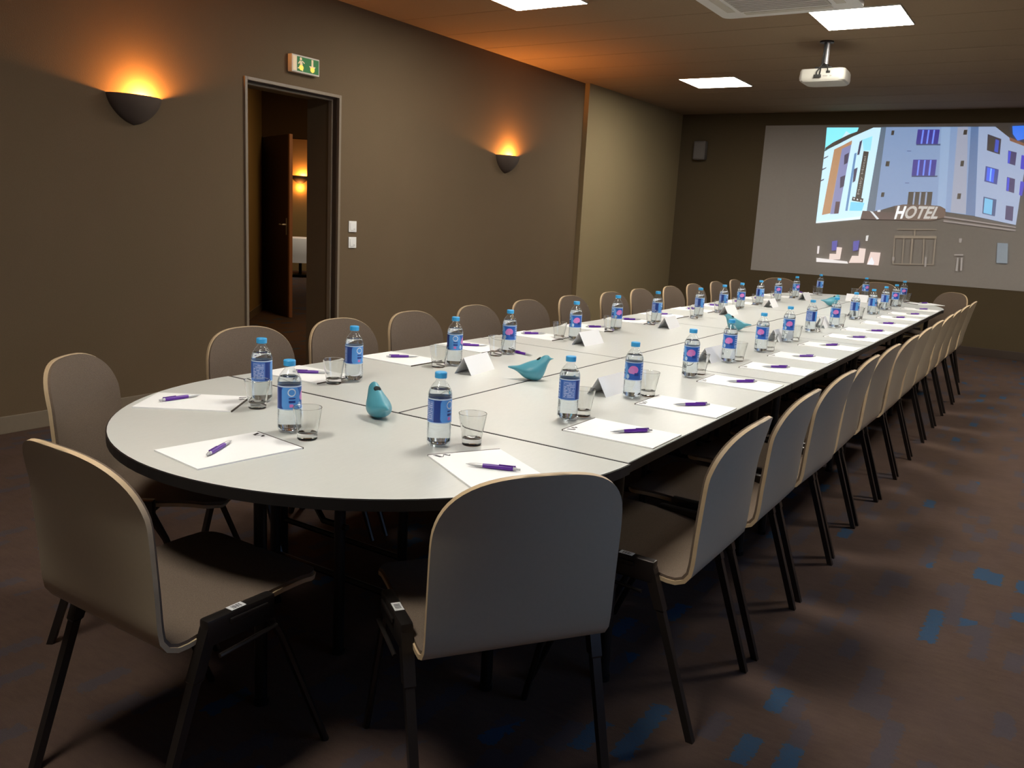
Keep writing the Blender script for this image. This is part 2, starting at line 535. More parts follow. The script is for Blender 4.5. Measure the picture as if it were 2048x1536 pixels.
ORD = ['first', 'second', 'third', 'fourth', 'fifth', 'sixth', 'seventh', 'eighth', 'ninth', 'tenth', 'eleventh', 'twelfth', 'thirteenth', 'fourteenth']
DOOR_SIDE = 'on the doorway side'
OPEN_SIDE = 'on the open carpet side'
PICTURE = [
((160,240,250),[(-1.181,2.709),(-0.789,2.705),(-0.815,2.611),(-1.012,2.486),(-1.172,2.421)]),
((208,236,246),[(-1.175,2.409),(-1.003,2.514),(-0.85,2.599),(-0.631,2.703),(-0.524,2.702),(-0.565,1.66),(-0.629,1.573),(-1.175,1.493)]),
((208,236,246),[(-0.936,2.665),(-1.017,2.508),(-0.905,2.555),(-0.857,2.611)]),
((190,152,120),[(-1.056,2.435),(-0.959,2.486),(-1.009,1.628),(-1.112,1.601)]),
((152,150,182),[(-0.959,2.486),(-0.85,2.542),(-0.904,1.629),(-1.008,1.619)]),
((190,150,120),[(-1.014,2.454),(-0.85,2.549),(-0.85,2.498),(-1.004,2.422)]),
((60,50,50),[(-1.17,2.421),(-1.002,2.508),(-0.85,2.593),(-0.612,2.703),(-0.679,2.704),(-0.903,2.618),(-1.08,2.524),(-1.168,2.457)]),
((120,100,100),[(-0.957,1.78),(-0.905,1.782),(-0.905,1.632),(-0.96,1.624)]),
((85,85,110),[(-0.921,2.365),(-0.869,2.397),(-0.872,2.27),(-0.913,2.244)]),
((85,85,110),[(-0.938,2.09),(-0.878,2.117),(-0.88,1.976),(-0.927,1.949)]),
((85,85,110),[(-0.755,2.53),(-0.726,2.555),(-0.74,2.373),(-0.767,2.366)]),
((85,85,110),[(-0.781,2.193),(-0.74,2.215),(-0.75,2.043),(-0.779,2.023)]),
((85,85,110),[(-1.172,2.331),(-1.117,2.358),(-1.124,2.342),(-1.172,2.313)]),
((85,85,110),[(-1.174,2.19),(-1.125,2.213),(-1.13,2.197),(-1.176,2.17)]),
((85,85,110),[(-1.176,2.047),(-1.137,2.067),(-1.14,2.048),(-1.177,2.03)]),
((85,85,110),[(-0.971,2.543),(-0.935,2.574),(-0.941,2.543),(-0.976,2.521)]),
((168,228,242),[(-0.726,2.555),(-0.61,2.6),(-0.613,2.423),(-0.695,2.421)]),
((150,215,240),[(-0.771,1.784),(-0.601,1.777),(-0.623,1.676),(-0.775,1.67)]),
((232,240,244),[(-1.171,1.509),(-0.627,1.606),(-0.627,1.571),(-1.173,1.493)]),
((130,155,190),[(-0.801,2.385),(-0.773,2.398),(-0.797,1.669),(-0.825,1.668)]),
((60,50,50),[(-0.694,2.417),(-0.63,2.408),(-0.648,1.827),(-0.722,1.833)]),
((60,50,50),[(-0.757,1.849),(-0.621,1.83),(-0.624,1.781),(-0.761,1.8)]),
((225,225,230),[(-0.746,1.823),(-0.737,1.836),(-0.724,1.824),(-0.733,1.811)]),
((225,225,230),[(-0.704,1.814),(-0.694,1.828),(-0.682,1.815),(-0.691,1.802)]),
((225,225,230),[(-0.66,1.806),(-0.651,1.819),(-0.638,1.806),(-0.648,1.793)]),
((150,163,190),[(-0.522,2.706),(0.497,2.7),(0.641,1.67),(0.343,1.703),(0.243,1.773),(-0.243,1.752),(-0.404,1.692),(-0.563,1.66)]),
((128,133,142),[(-0.522,2.706),(-0.463,2.705),(-0.464,1.683),(-0.563,1.66)]),
((160,175,200),[(0.161,2.701),(0.261,2.7),(0.341,1.715),(0.244,1.767)]),
((168,168,180),[(0.339,2.699),(0.448,2.698),(0.568,1.688),(0.399,1.699)]),
((128,138,165),[(0.48,2.7),(0.567,2.699),(0.686,1.663),(0.568,1.682)]),
((115,115,130),[(-0.089,2.503),(0.18,2.503),(0.178,2.486),(-0.091,2.486)]),
((66,72,150),[(-0.096,2.674),(0.148,2.671),(0.149,2.503),(-0.096,2.503)]),
((140,155,235),[(-0.043,2.668),(-0.024,2.668),(-0.025,2.505),(-0.044,2.505)]),
((140,155,235),[(0.019,2.668),(0.037,2.668),(0.036,2.505),(0.018,2.505)]),
((140,155,235),[(0.08,2.667),(0.098,2.667),(0.097,2.505),(0.079,2.505)]),
((115,115,130),[(-0.091,2.124),(0.198,2.13),(0.195,2.113),(-0.093,2.107)]),
((66,72,150),[(-0.1,2.316),(0.163,2.318),(0.168,2.129),(-0.095,2.124)]),
((140,155,235),[(-0.042,2.311),(-0.024,2.311),(-0.02,2.128),(-0.038,2.128)]),
((140,155,235),[(0.024,2.312),(0.042,2.312),(0.046,2.129),(0.028,2.129)]),
((140,155,235),[(0.089,2.312),(0.108,2.313),(0.112,2.131),(0.093,2.13)]),
((115,115,130),[(-0.095,1.758),(0.201,1.769),(0.199,1.751),(-0.097,1.74)]),
((88,66,72),[(-0.101,1.928),(0.169,1.936),(0.174,1.768),(-0.097,1.758)]),
((158,165,185),[(-0.041,1.925),(-0.023,1.925),(-0.02,1.763),(-0.038,1.762)]),
((158,165,185),[(0.027,1.927),(0.045,1.927),(0.048,1.766),(0.03,1.765)]),
((158,165,185),[(0.094,1.929),(0.112,1.929),(0.116,1.768),(0.097,1.767)]),
((70,66,76),[(-0.392,2.664),(-0.361,2.664),(-0.363,2.609),(-0.394,2.609)]),
((70,66,76),[(-0.409,2.294),(-0.366,2.294),(-0.368,2.232),(-0.411,2.232)]),
((70,66,76),[(-0.414,1.912),(-0.378,1.914),(-0.381,1.857),(-0.417,1.856)]),
((70,66,76),[(0.411,2.665),(0.448,2.665),(0.448,2.609),(0.41,2.609)]),
((70,66,76),[(0.428,2.308),(0.463,2.309),(0.464,2.243),(0.429,2.243)]),
((70,66,76),[(0.446,1.925),(0.484,1.927),(0.484,1.86),(0.446,1.859)]),
((110,115,150),[(-0.184,2.423),(-0.137,2.423),(-0.136,2.414),(-0.183,2.414)]),
((110,115,150),[(-0.157,2.038),(-0.11,2.039),(-0.109,2.03),(-0.155,2.029)]),
((80,140,232),[(0.908,2.702),(1.016,2.706),(1.036,2.703),(1.077,2.566),(0.984,2.538),(0.926,2.613)]),
((168,176,198),[(0.562,2.699),(0.737,2.697),(0.896,2.573),(0.911,2.538),(1.07,2.473),(1.102,2.292),(1.103,1.898),(1.106,1.582),(0.67,1.663)]),
((60,50,50),[(0.737,2.697),(0.843,2.687),(0.923,2.601),(0.895,2.576)]),
((150,118,100),[(0.898,2.579),(1.066,2.504),(1.072,2.473),(0.906,2.538)]),
((100,90,100),[(0.669,2.614),(0.816,2.558),(0.826,2.382),(0.685,2.43)]),
((80,62,60),[(0.692,2.585),(0.748,2.562),(0.75,2.419),(0.7,2.44)]),
((105,115,190),[(0.759,2.556),(0.797,2.541),(0.804,2.403),(0.764,2.417)]),
((105,110,150),[(0.7,2.25),(0.841,2.212),(0.847,2.038),(0.709,2.073)]),
((80,125,230),[(0.718,2.235),(0.801,2.213),(0.807,2.06),(0.727,2.085)]),
((150,190,250),[(0.754,2.225),(0.768,2.22),(0.775,2.072),(0.762,2.077)]),
((105,115,140),[(0.726,1.896),(0.867,1.867),(0.878,1.672),(0.741,1.698)]),
((140,190,222),[(0.742,1.881),(0.83,1.86),(0.841,1.688),(0.752,1.708)]),
((88,84,120),[(0.906,2.429),(0.996,2.406),(1.001,2.259),(0.92,2.284)]),
((88,84,120),[(0.937,2.13),(1.023,2.106),(1.036,1.945),(0.95,1.97)]),
((88,84,120),[(0.974,1.802),(1.054,1.791),(1.067,1.625),(0.987,1.641)]),
((110,110,205),[(0.909,2.423),(0.937,2.415),(0.941,2.281),(0.922,2.285)]),
((110,110,205),[(0.941,2.124),(0.967,2.116),(0.977,1.967),(0.953,1.973)]),
((90,90,190),[(1.048,2.378),(1.085,2.37),(1.107,2.212),(1.059,2.222)]),
((110,100,190),[(1.081,2.084),(1.124,2.073),(1.121,1.916),(1.089,1.927)]),
((122,106,98),[(-0.611,1.677),(-0.233,1.67),(-0.215,1.582),(-0.625,1.571)]),
((224,226,228),[(-0.525,1.68),(-0.487,1.669),(-0.4,1.584),(-0.426,1.576)]),
((220,222,226),[(-0.434,1.69),(-0.399,1.696),(-0.396,1.673),(-0.432,1.669)]),
((124,106,94),[(-0.232,1.753),(-0.139,1.773),(0.128,1.778),(0.277,1.768),(0.338,1.737),(0.357,1.643),(0.21,1.593),(0.038,1.585),(-0.221,1.582)]),
((150,138,132),[(0.339,1.652),(1.111,1.561),(1.111,1.546),(0.336,1.632)]),
((150,138,132),[(0.34,1.603),(1.114,1.528),(1.113,1.509),(0.337,1.583)]),
((138,124,108),[(-0.19,1.388),(0.287,1.408),(0.291,1.378),(-0.192,1.355)]),
((138,124,108),[(-0.177,1.473),(0.275,1.491),(0.277,1.481),(-0.175,1.46)]),
((138,124,108),[(0.024,1.478),(0.041,1.479),(0.046,1.391),(0.031,1.391)]),
((138,124,108),[(0.009,1.364),(0.03,1.365),(0.045,1.05),(0.027,1.049)]),
((138,124,108),[(-0.085,1.359),(-0.073,1.359),(-0.054,1.05),(-0.065,1.049)]),
((138,124,108),[(0.143,1.372),(0.155,1.373),(0.183,1.061),(0.171,1.06)]),
((138,124,108),[(0.271,1.379),(0.283,1.38),(0.299,1.067),(0.286,1.066)]),
((138,124,108),[(-0.163,1.041),(0.299,1.067),(0.299,1.057),(-0.164,1.03)]),
((138,124,108),[(-0.194,1.353),(-0.182,1.353),(-0.16,1.042),(-0.172,1.041)]),
((228,208,198),[(-0.87,1.201),(-0.803,1.199),(-0.81,1.046),(-0.947,1.03),(-0.949,1.11),(-0.867,1.113)]),
((228,208,198),[(-0.589,1.205),(-0.511,1.202),(-0.513,1.022),(-0.697,1.009),(-0.667,1.103),(-0.589,1.106)]),
((228,205,196),[(-0.449,1.165),(-0.329,1.165),(-0.333,1.003),(-0.474,1.004)]),
((232,232,236),[(-0.427,1.106),(-0.388,1.038),(-0.396,1.005),(-0.47,1.007)]),
((230,222,218),[(-1.111,1.046),(-0.718,1.026),(-0.702,0.998),(-1.105,0.992)]),
((225,215,212),[(-1.114,1.199),(-1.088,1.201),(-1.086,1.101),(-1.109,1.099)]),
((110,105,165),[(-0.937,1.27),(-0.871,1.287),(-0.869,1.162),(-0.928,1.151)]),
((110,105,165),[(-0.674,1.286),(-0.601,1.303),(-0.604,1.179),(-0.665,1.162)]),
((215,210,205),[(-0.528,1.366),(-0.498,1.374),(-0.502,1.302),(-0.526,1.301)]),
((128,132,136),[(0.949,1.365),(1.058,1.365),(1.085,1.133),(0.972,1.131)]),
((150,140,132),[(0.547,1.162),(0.563,1.163),(0.574,1.003),(0.549,1.003)]),
((150,140,132),[(0.587,1.165),(0.607,1.166),(0.62,1.013),(0.601,1.011)]),
((150,140,132),[(0.511,1.202),(0.607,1.209),(0.609,1.191),(0.511,1.186)]),
((150,140,132),[(0.537,1.395),(0.57,1.397),(0.566,1.341),(0.54,1.346)]),
((150,140,132),[(-0.185,1.123),(-0.155,1.119),(-0.155,1.074),(-0.177,1.075)]),
((150,140,132),[(0.189,1.149),(0.213,1.145),(0.22,1.026),(0.2,1.024)]),
]

# ================================================================== THE ROOM
XL, XLF, XR, YN, YF, H = -3.235, -3.175, 3.6, -2.6, 11.72, 2.905
XB = -3.575                      # back of the thick doorway wall
TZ = 0.74                        # table height
DY0, DY1, DZ = 4.106, 4.994, 2.196

MB().box(-14.4, 3.8, -2.8, 15.4, -0.12, 0.0).build('floor', 'carpet')
struct(bpy.data.objects['floor'], 'brown carpet with scattered blue dashes')
ceil = struct(MB().box(-14.4, 3.8, -2.8, 15.4, H + 0.012, H + 0.15).build('ceiling', 'ceiling_gap'), 'pale board ceiling with fine joints')
bm_mesh = MB().box(-0.5998, 0.5998, -0.2965, 0.2965, 0.0, 0.012).mesh('ceiling_board', 'ceiling')
for i in range(25):
    for k in range(6):
        o = bpy.data.objects.new('ceiling_board', bm_mesh)
        COL.objects.link(o)
        o.location = (-2.8 + 1.2 * k, -2.42 + 0.6 * i, H)
        o.parent = ceil
o = MB().box(-14.4, -3.42, 2.9, 15.4, H, H + 0.012).build('ceiling_board', 'ceiling', ceil)

w = MB()
w.box(XB, XL, -2.8, DY0, 0, H).box(XB, XL, DY1, 8.93, 0, H).box(XB, XL, DY0, DY1, DZ, H)
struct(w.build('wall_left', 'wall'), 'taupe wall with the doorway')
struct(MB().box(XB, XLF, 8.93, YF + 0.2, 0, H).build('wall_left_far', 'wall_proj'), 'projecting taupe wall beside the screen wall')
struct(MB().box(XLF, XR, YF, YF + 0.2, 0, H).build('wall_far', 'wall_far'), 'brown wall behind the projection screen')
WY0, WY1, WZ0, WZ1 = 1.2, 3.2, 0.95, 2.2
w = MB()
w.box(XR, XR + 0.2, -2.8, WY0, 0, H).box(XR, XR + 0.2, WY1, YF + 0.2, 0, H).box(XR, XR + 0.2, WY0, WY1, 0, WZ0).box(XR, XR + 0.2, WY0, WY1, WZ1, H)
struct(w.build('wall_right', 'wall'))
struct(MB().box(XL, XR, YN - 0.2, YN, 0, H).build('wall_near', 'wall'))
# unseen window, added to throw blue light on the near chair backs
wf = MB()
for y0, y1, z0, z1 in ((WY0, WY1, WZ0, WZ0 + 0.06), (WY0, WY1, WZ1 - 0.06, WZ1), (WY0, WY0 + 0.06, WZ0, WZ1), (WY1 - 0.06, WY1, WZ0, WZ1), (2.17, 2.23, WZ0, WZ1)):
    wf.box(XR + 0.05, XR + 0.11, y0, y1, z0, z1)
win = struct(wf.build('added_window_1', 'white'))
for y0, y1 in ((WY0 + 0.06, 2.17), (2.23, WY1 - 0.06)):
    MB().box(XR + 0.075, XR + 0.081, y0, y1, WZ0 + 0.06, WZ1 - 0.06).build('added_window_pane', 'pane', win)

# baseboards
b = MB().box(XL, XL + 0.014, YN, 4.085, 0, 0.10, bev=0.003).box(XL, XL + 0.014, 5.015, 8.93, 0, 0.10, bev=0.003)
struct(b.build('baseboard_left', 'paint'))
struct(MB().box(XLF, XLF + 0.014, 8.93, YF, 0, 0.10, bev=0.003).build('baseboard_left_far', 'paint'))
struct(MB().box(XLF, XR, YF - 0.016, YF, 0, 0.10, bev=0.003).build('baseboard_far', 'paint_dark'))

# doorway: casing on the wall, stop inside the reveal
fr = MB()
for y0, y1, z0, z1 in ((4.084, 4.107, 0, 2.218), (4.993, 5.016, 0, 2.218), (4.107, 4.993, 2.195, 2.218)):
    fr.box(XL - 0.01, XL + 0.014, y0, y1, z0, z1, bev=0.003)
d1 = struct(fr.build('door_1', 'paint'), 'taupe door casing without a leaf')
st = MB()
for y0, y1, z0, z1 in ((DY0, DY0 + 0.020, 0, DZ), (DY1 - 0.020, DY1, 0, DZ), (DY0 + 0.020, DY1 - 0.020, DZ - 0.020, DZ)):
    st.box(XL - 0.085, XL - 0.050, y0, y1, z0, z1)
st.build('door_frame_stop', 'paint', d1)
ln = MB()
for y0, y1, z0, z1 in ((DY0, DY0 + 0.006, 0, DZ), (DY1 - 0.006, DY1, 0, DZ), (DY0 + 0.006, DY1 - 0.006, DZ - 0.006, DZ)):
    ln.box(XL - 0.050, XL - 0.012, y0, y1, z0, z1)
ln.build('door_frame_lining', 'paint_dark', d1)

# ------------------------------------------------------------------ hall beyond the doorway
def wall_seg(mb, p, q, th, z0, z1, mi=0):
    p, q = Vector((*p, 0)), Vector((*q, 0))
    d = (q - p).normalized()
    n = Vector((-d.y, d.x, 0)) * th
    mb.prism([(p.x, p.y), (q.x, q.y), (q.x + n.x, q.y + n.y), (p.x + n.x, p.y + n.y)], z0, z1, mi)
    return mb
A, B = (-3.58, 3.55), (-7.10, 7.56)
d2 = Vector((0.75, 0.66, 0)).normalized()
C2 = (B[0] + 0.95 * d2.x, B[1] + 0.95 * d2.y)
D2 = (B[0] + 4.45 * d2.x, B[1] + 4.45 * d2.y)
E2 = (B[0] - 6.0 * d2.x, B[1] - 6.0 * d2.y)
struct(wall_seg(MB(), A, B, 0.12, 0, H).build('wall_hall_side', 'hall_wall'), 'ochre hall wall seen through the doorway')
struct(wall_seg(MB(), (A[0] - 0.006, A[1]), (B[0] + 0.02, B[1] - 0.02), -0.012, 0, 0.09).build('baseboard_hall', 'paint'))
hw = wall_seg(MB(), C2, D2, 0.12, 0, H)
wall_seg(hw, B, C2, 0.12, 2.2, H)
wall_seg(hw, E2, B, 0.12, 0, H)
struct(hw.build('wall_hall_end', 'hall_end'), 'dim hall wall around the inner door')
ho = MB()
for x0, x1, y0, y1 in ((-14.4, -14.2, 2.9, 15.4), (-14.4, XB, 2.7, 2.9), (-14.4, XB, 15.2, 15.4), (XB, XB + 0.15, YF + 0.2, 15.4)):
    ho.box(x0, x1, y0, y1, 0, H)
struct(ho.build('wall_hall_outer', 'hall_wall'))
# inner door leaf, ajar
leaf_dir = Vector((-6.222 + 7.10, 7.218 - 7.56, 0))
leaf = thing('door_2', (B[0], B[1], 0.006), math.atan2(leaf_dir.y, leaf_dir.x), None, None)
struct(leaf, 'dark inner door standing ajar in the hall')
MB().box(0.0, 0.90, 0.0, 0.04, 0, 2.18).build('door_leaf', 'door_wood', leaf)
MB().box(0.90, 0.945, 0.0, 0.04, 0, 2.18).build('lit_door_edge', 'lit_door_edge', leaf)
hd = MB().tube([(0.86, -0.0, 1.12), (0.86, -0.05, 1.12), (0.76, -0.055, 1.12)], 0.009).box(0.845, 0.875, -0.006, 0, 1.0, 1.2)
hd.build('door_handle', 'silver', leaf)
# lounge behind: wall with sconce, white draped table
lw = Vector((-12.0, 12.78, 0))
struct(wall_seg(MB(), (lw.x - 2 * d2.x, lw.y - 2 * d2.y), (lw.x + 3.2 * d2.x, lw.y + 3.2 * d2.y), 0.1, 0, H).build('wall_lounge', 'hall_wall'), 'orange lit wall of the room behind the hall')


def sconce(name, loc, rz, label, watt, updown=False, group=None):
    """Half-bowl plaster uplighter; local +y points out of the wall."""
    t = thing(name, loc, rz, label, 'wall lamp', group)
    R, Dp, Hh, th = 0.178, 0.125, 0.172, 0.010
    na, nt = 28, 12

    def surf(off):
        vs = []
        for i in range(nt + 1):
            tt = i / nt
            g = max(0.0, 1 - tt ** 1.7) ** 0.68
            for k in range(na + 1):
                a = PI * k / na
                r, dp = max(0.0, R * g - off), max(0.0, Dp * g - off)
                vs.append((r * math.cos(a), dp * math.sin(a), -Hh * tt + (off if i == nt else 0)))
        return vs
    fs = [(i * (na + 1) + k, i * (na + 1) + k + 1, (i + 1) * (na + 1) + k + 1, (i + 1) * (na + 1) + k) for i in range(nt) for k in range(na)]
    m = MB()
    m.add(surf(0.0), fs)
    m.add(surf(th), [tuple(reversed(f)) for f in fs])
    n0 = (nt + 1) * (na + 1)
    for k in range(na):
        m.f.append((k, k + 1, n0 + k + 1, n0 + k))
        m.mi.append(0)
    m.build('bowl', 'plaster', t, True)
    MB().box(-0.05, 0.05, 0.0, 0.012, -0.10, -0.03).build('back_plate', 'plaster', t)
    b = MB().lathe([(0.004, -0.085), (0.012, -0.075), (0.014, -0.05), (0.012, -0.03), (0.004, -0.02)], 12, close=True)
    bo = b.build('bulb', 'bulb', t, True)
    bo.location = (-0.060, 0.055, -0.018)
    ld = bpy.data.lights.new('sconce_lamp', 'POINT')
    ld.energy = watt
    ld.color = SCONCE_TINT
    ld.shadow_soft_size = 0.022
    lo = bpy.data.objects.new('sconce_lamp', ld)
    COL.objects.link(lo)
    lo.parent = t
    lo.location = (-0.060, 0.040, -0.044)
    if updown:
        l2 = lo.copy()
        COL.objects.link(l2)
        l2.location = (0.0, 0.06, -0.24)
        l2.data = ld.copy()
        l2.data.energy = watt * 0.15
    return t


# local +y -> world +x : rz = -90deg ; local +x -> world -y
sconce('wall_sconce', (XL, 3.245, 1.965), -PI / 2, 'glowing plaster bowl sconce before the doorway, above the near end of the table', SCONCE_WATT, group='uplighter sconces on the doorway wall')
sconce('wall_sconce', (XL, 7.365, 1.965), -PI / 2, 'glowing plaster bowl sconce between the doorway and the projecting wall', SCONCE_WATT, group='uplighter sconces on the doorway wall')
sconce('wall_sconce', (lw.x, lw.y, 1.97), math.atan2(d2.y, d2.x) + PI, 'small glowing sconce glimpsed past the inner door', SCONCE_WATT * 0.6, True)

dt = thing('draped_table', (-11.0, 11.86, 0), 0.7, 'white cloth draped table glimpsed past the inner door', 'table')
MB().lathe([(0.46, 0.745), (0.47, 0.73), (0.48, 0.4), (0.50, 0.28), (0.49, 0.28), (0.47, 0.4), (0.46, 0.725), (0.0, 0.725)], 28).lathe([(0.0, 0.75), (0.46, 0.745)], 28).build('tablecloth', 'paper', dt, True)
MB().lathe([(0.25, 0), (0.25, 0.03), (0.03, 0.05), (0.03, 0.72)], 16).build('pedestal', 'black_metal', dt, True)


# ------------------------------------------------------------------ ceiling fixtures
def ceiling_light(x, y, label, z=H, mat='panel'):
    t = thing('ceiling_light', (x, y, z), 0, label, 'ceiling light', 'square ceiling light panels')
    f = MB()
    for x0, x1, y0, y1 in ((-0.306, 0.306, 0.300, 0.306), (-0.306, 0.306, -0.306, -0.300), (-0.306, -0.300, -0.300, 0.300), (0.300, 0.306, -0.300, 0.300)):
        f.box(x0, x1, y0, y1, -0.010, 0, bev=0.001)
    f.build('frame', 'white2', t)
    MB().box(-0.300, 0.300, -0.300, 0.300, -0.009, -0.001).build('diffuser', mat, t)
    return t
ceiling_light(-1.78, 5.40, 'square glowing ceiling panel cut by the top edge, above the doorway')
ceiling_light(0.19, 6.77, 'large square glowing ceiling panel between air conditioner and projector')
ceiling_light(-1.78, 9.19, 'small square glowing ceiling panel beside the projecting wall')
ceiling_light(0.19, 3.05, 'square glowing ceiling panel out of view over the table')
ceiling_light(0.19, 0.42, 'square glowing ceiling panel out of view over the curved end')
ceiling_light(2.16, 5.40, 'square glowing ceiling panel out of view over the open carpet, midway')
ceiling_light(2.16, 9.19, 'square glowing ceiling panel out of view over the open carpet, by the screen')

ceiling_light(-4.6, 6.9, 'unseen warm panel added to light the hall behind the doorway', mat='panel_hall_fill')  # out of sight, added to lift the ochre wall
ceiling_light(-10.2, 11.3, 'unseen warm panel added to light the room behind the hall', mat='panel_lounge_fill')  # out of sight, added to brighten the draped cloth

t = thing('air_conditioner', (-0.20, 5.885, H), 0, 'white ceiling air conditioner cassette with grey grille', 'air conditioner')
pts = []
for cx_, cy_, a0 in ((0.43, 0.43, 0), (-0.43, 0.43, 90), (-0.43, -0.43, 180), (0.43, -0.43, 270)):
    for k in range(6):
        a = math.radians(a0 + 18 * k)
        pts.append((cx_ + 0.06 * math.cos(a), cy_ + 0.06 * math.sin(a)))
MB().prism(pts, -0.032, 0).build('panel', 'white', t)
MB().box(-0.31, 0.31, -0.31, 0.31, -0.037, -0.030).build('grille', 'grille_grey', t)
sl = MB().box(-0.295, 0.295, -0.004, 0.004, -0.040, -0.036).mesh('slat', 'grille_grey')
for k in range(14):
    o = bpy.data.objects.new('slat', sl)
    COL.objects.link(o)
    o.parent = t
    o.location = (0, -0.28 + k * 0.043, 0)
for k in range(4):
    fl = MB().box(-0.30, 0.30, 0.345, 0.405, -0.036, -0.030).build('air_flap', 'white2', t)
    fl.rotation_euler = (0, 0, k * PI / 2)

# projector
t = thing('projector', (-0.225, 7.50, H), 0, 'white projector hanging from the ceiling on a short pole', 'projector')
MB().lathe([(0.0, 0.0), (0.055, 0.0), (0.055, -0.012), (0.0, -0.012)], 20).build('ceiling_plate', 'gunmetal', t)
MB().tube([(0.012, 0, 0.0), (0.012, 0, -0.225)], 0.017, 14).build('pole', 'silver', t, True)
MB().box(-0.06, 0.07, -0.05, 0.10, -0.216, -0.204, bev=0.003).box(-0.01, 0.035, -0.02, 0.025, -0.23, -0.18).build('bracket', 'dark', t)
body = MB()
pts = []
for cx_, cy_, a0, r in ((0.105, 0.19, 0, 0.07), (-0.115, 0.19, 90, 0.07), (-0.15, -0.02, 180, 0.035), (0.14, -0.02, 270, 0.045)):
    for k in range(7):
        a = math.radians(a0 + 15 * k)
        pts.append((cx_ + r * math.cos(a), cy_ + r * math.sin(a)))
n = len(pts)
levels = [(0.90, -0.318), (0.975, -0.306), (1.0, -0.285), (0.99, -0.235), (0.95, -0.218)]
vsx = [(x * s, 0.09 + (y - 0.09) * s, z) for s, z in levels for x, y in pts]
fsx = [(i * n + k, i * n + (k + 1) % n, (i + 1) * n + (k + 1) % n, (i + 1) * n + k) for i in range(4) for k in range(n)] + [tuple(range(n - 1, -1, -1)), tuple(range(4 * n, 5 * n))]
body.add(vsx, fsx)
body.build('body', 'projector', t, True, 35)
MB().tube([(0.07, 0.255, -0.262), (0.07, 0.285, -0.262)], 0.03, 18).build('lens', 'dark', t, True)
MB().box(-0.058, 0.0, -0.078, -0.05, -0.290, -0.268, bev=0.003).build('connector', 'dark', t)
MB().box(0.035, 0.068, -0.066, -0.05, -0.258, -0.238, bev=0.003).build('connector', 'dark', t)
MB().box(0.012, 0.05, -0.064, -0.05, -0.284, -0.273).build('connector', 'grey', t)
MB().box(0.066, 0.082, -0.064, -0.05, -0.284, -0.275).build('connector', 'grey', t)
MB().tube([(-0.04, -0.065, -0.27), (-0.035, -0.085, -0.25), (-0.02, -0.07, -0.22), (0.0, -0.03, -0.17), (0.0, -0.022, -0.08), (0.002, -0.02, -0.01)], 0.0055, 8).build('cable', 'dark', t, True)
MB().tube([(-0.015, -0.065, -0.27), (-0.008, -0.08, -0.25), (-0.01, -0.06, -0.215), (-0.012, -0.03, -0.17), (-0.010, -0.02, -0.08), (-0.008, -0.02, -0.01)], 0.0055, 8).build('cable', 'dark', t, True)
MB().tube([(0.05, -0.062, -0.248), (0.05, -0.085, -0.225), (0.025, -0.06, -0.19), (0.0, -0.03, -0.175)], 0.0045, 8).build('cable', 'dark', t, True)

# ------------------------------------------------------------------ screen with the projected picture
scr = thing('projection_screen', (0, YF - 0.001, 0), 0, 'wide grey-white projection screen showing a hotel building', 'screen')
MB().box(-1.978, 1.96, -0.006, 0, 0.82, 2.742).build('screen_sheet', 'screen', scr)
me = bpy.data.meshes.new('projected_picture')
vv, ff, cc = [], [], []
AMB = lin((112, 102, 92))
for i, (col, poly) in enumerate(PICTURE):
    o0 = len(vv)
    yy = -0.008 - 0.00022 * i
    vv += [(x, yy, z) for x, z in poly]
    ff.append(tuple(range(o0, o0 + len(poly))))
    c = lin(col)
    cc.append(tuple(max(0.0, (c[k] - AMB[k])) for k in range(3)) + (1.0,))
me.from_pydata(vv, [], ff)
ca = me.color_attributes.new('picture', 'FLOAT_COLOR', 'CORNER')
li = 0
for f, c in zip(ff, cc):
    for _ in f:
        ca.data[li].color = c
        li += 1
me.materials.append(MAT['picture'])
po = bpy.data.objects.new('projected_picture', me)
COL.objects.link(po)
po.parent = scr
tag(po, 'projected photo of a pale hotel facade with blue windows')


def text_mesh(name, body_txt, mat, parent, shear=0.0, fat=0.0):
    cu = bpy.data.curves.new(name, 'FONT')
    cu.body = body_txt
    cu.size = 1.0
    cu.shear = shear
    cu.offset = fat
    cu.resolution_u = 3
    tmp = bpy.data.objects.new(name + '_tmp', cu)
    COL.objects.link(tmp)
    dg = bpy.context.evaluated_depsgraph_get()
    m = bpy.data.meshes.new_from_object(tmp.evaluated_get(dg))
    bpy.data.objects.remove(tmp, do_unlink=True)
    xs = [v.co.x for v in m.vertices]
    ys = [v.co.y for v in m.vertices]
    x0, x1, y0, y1 = min(xs), max(xs), min(ys), max(ys)
    for v in m.vertices:
        v.co = ((v.co.x - x0) / (x1 - x0), (v.co.y - y0) / (y1 - y0), 0)
    m.materials.clear()
    m.materials.append(MAT[mat])
    o = bpy.data.objects.new(name, m)
    COL.objects.link(o)
    o.parent = parent
    return o


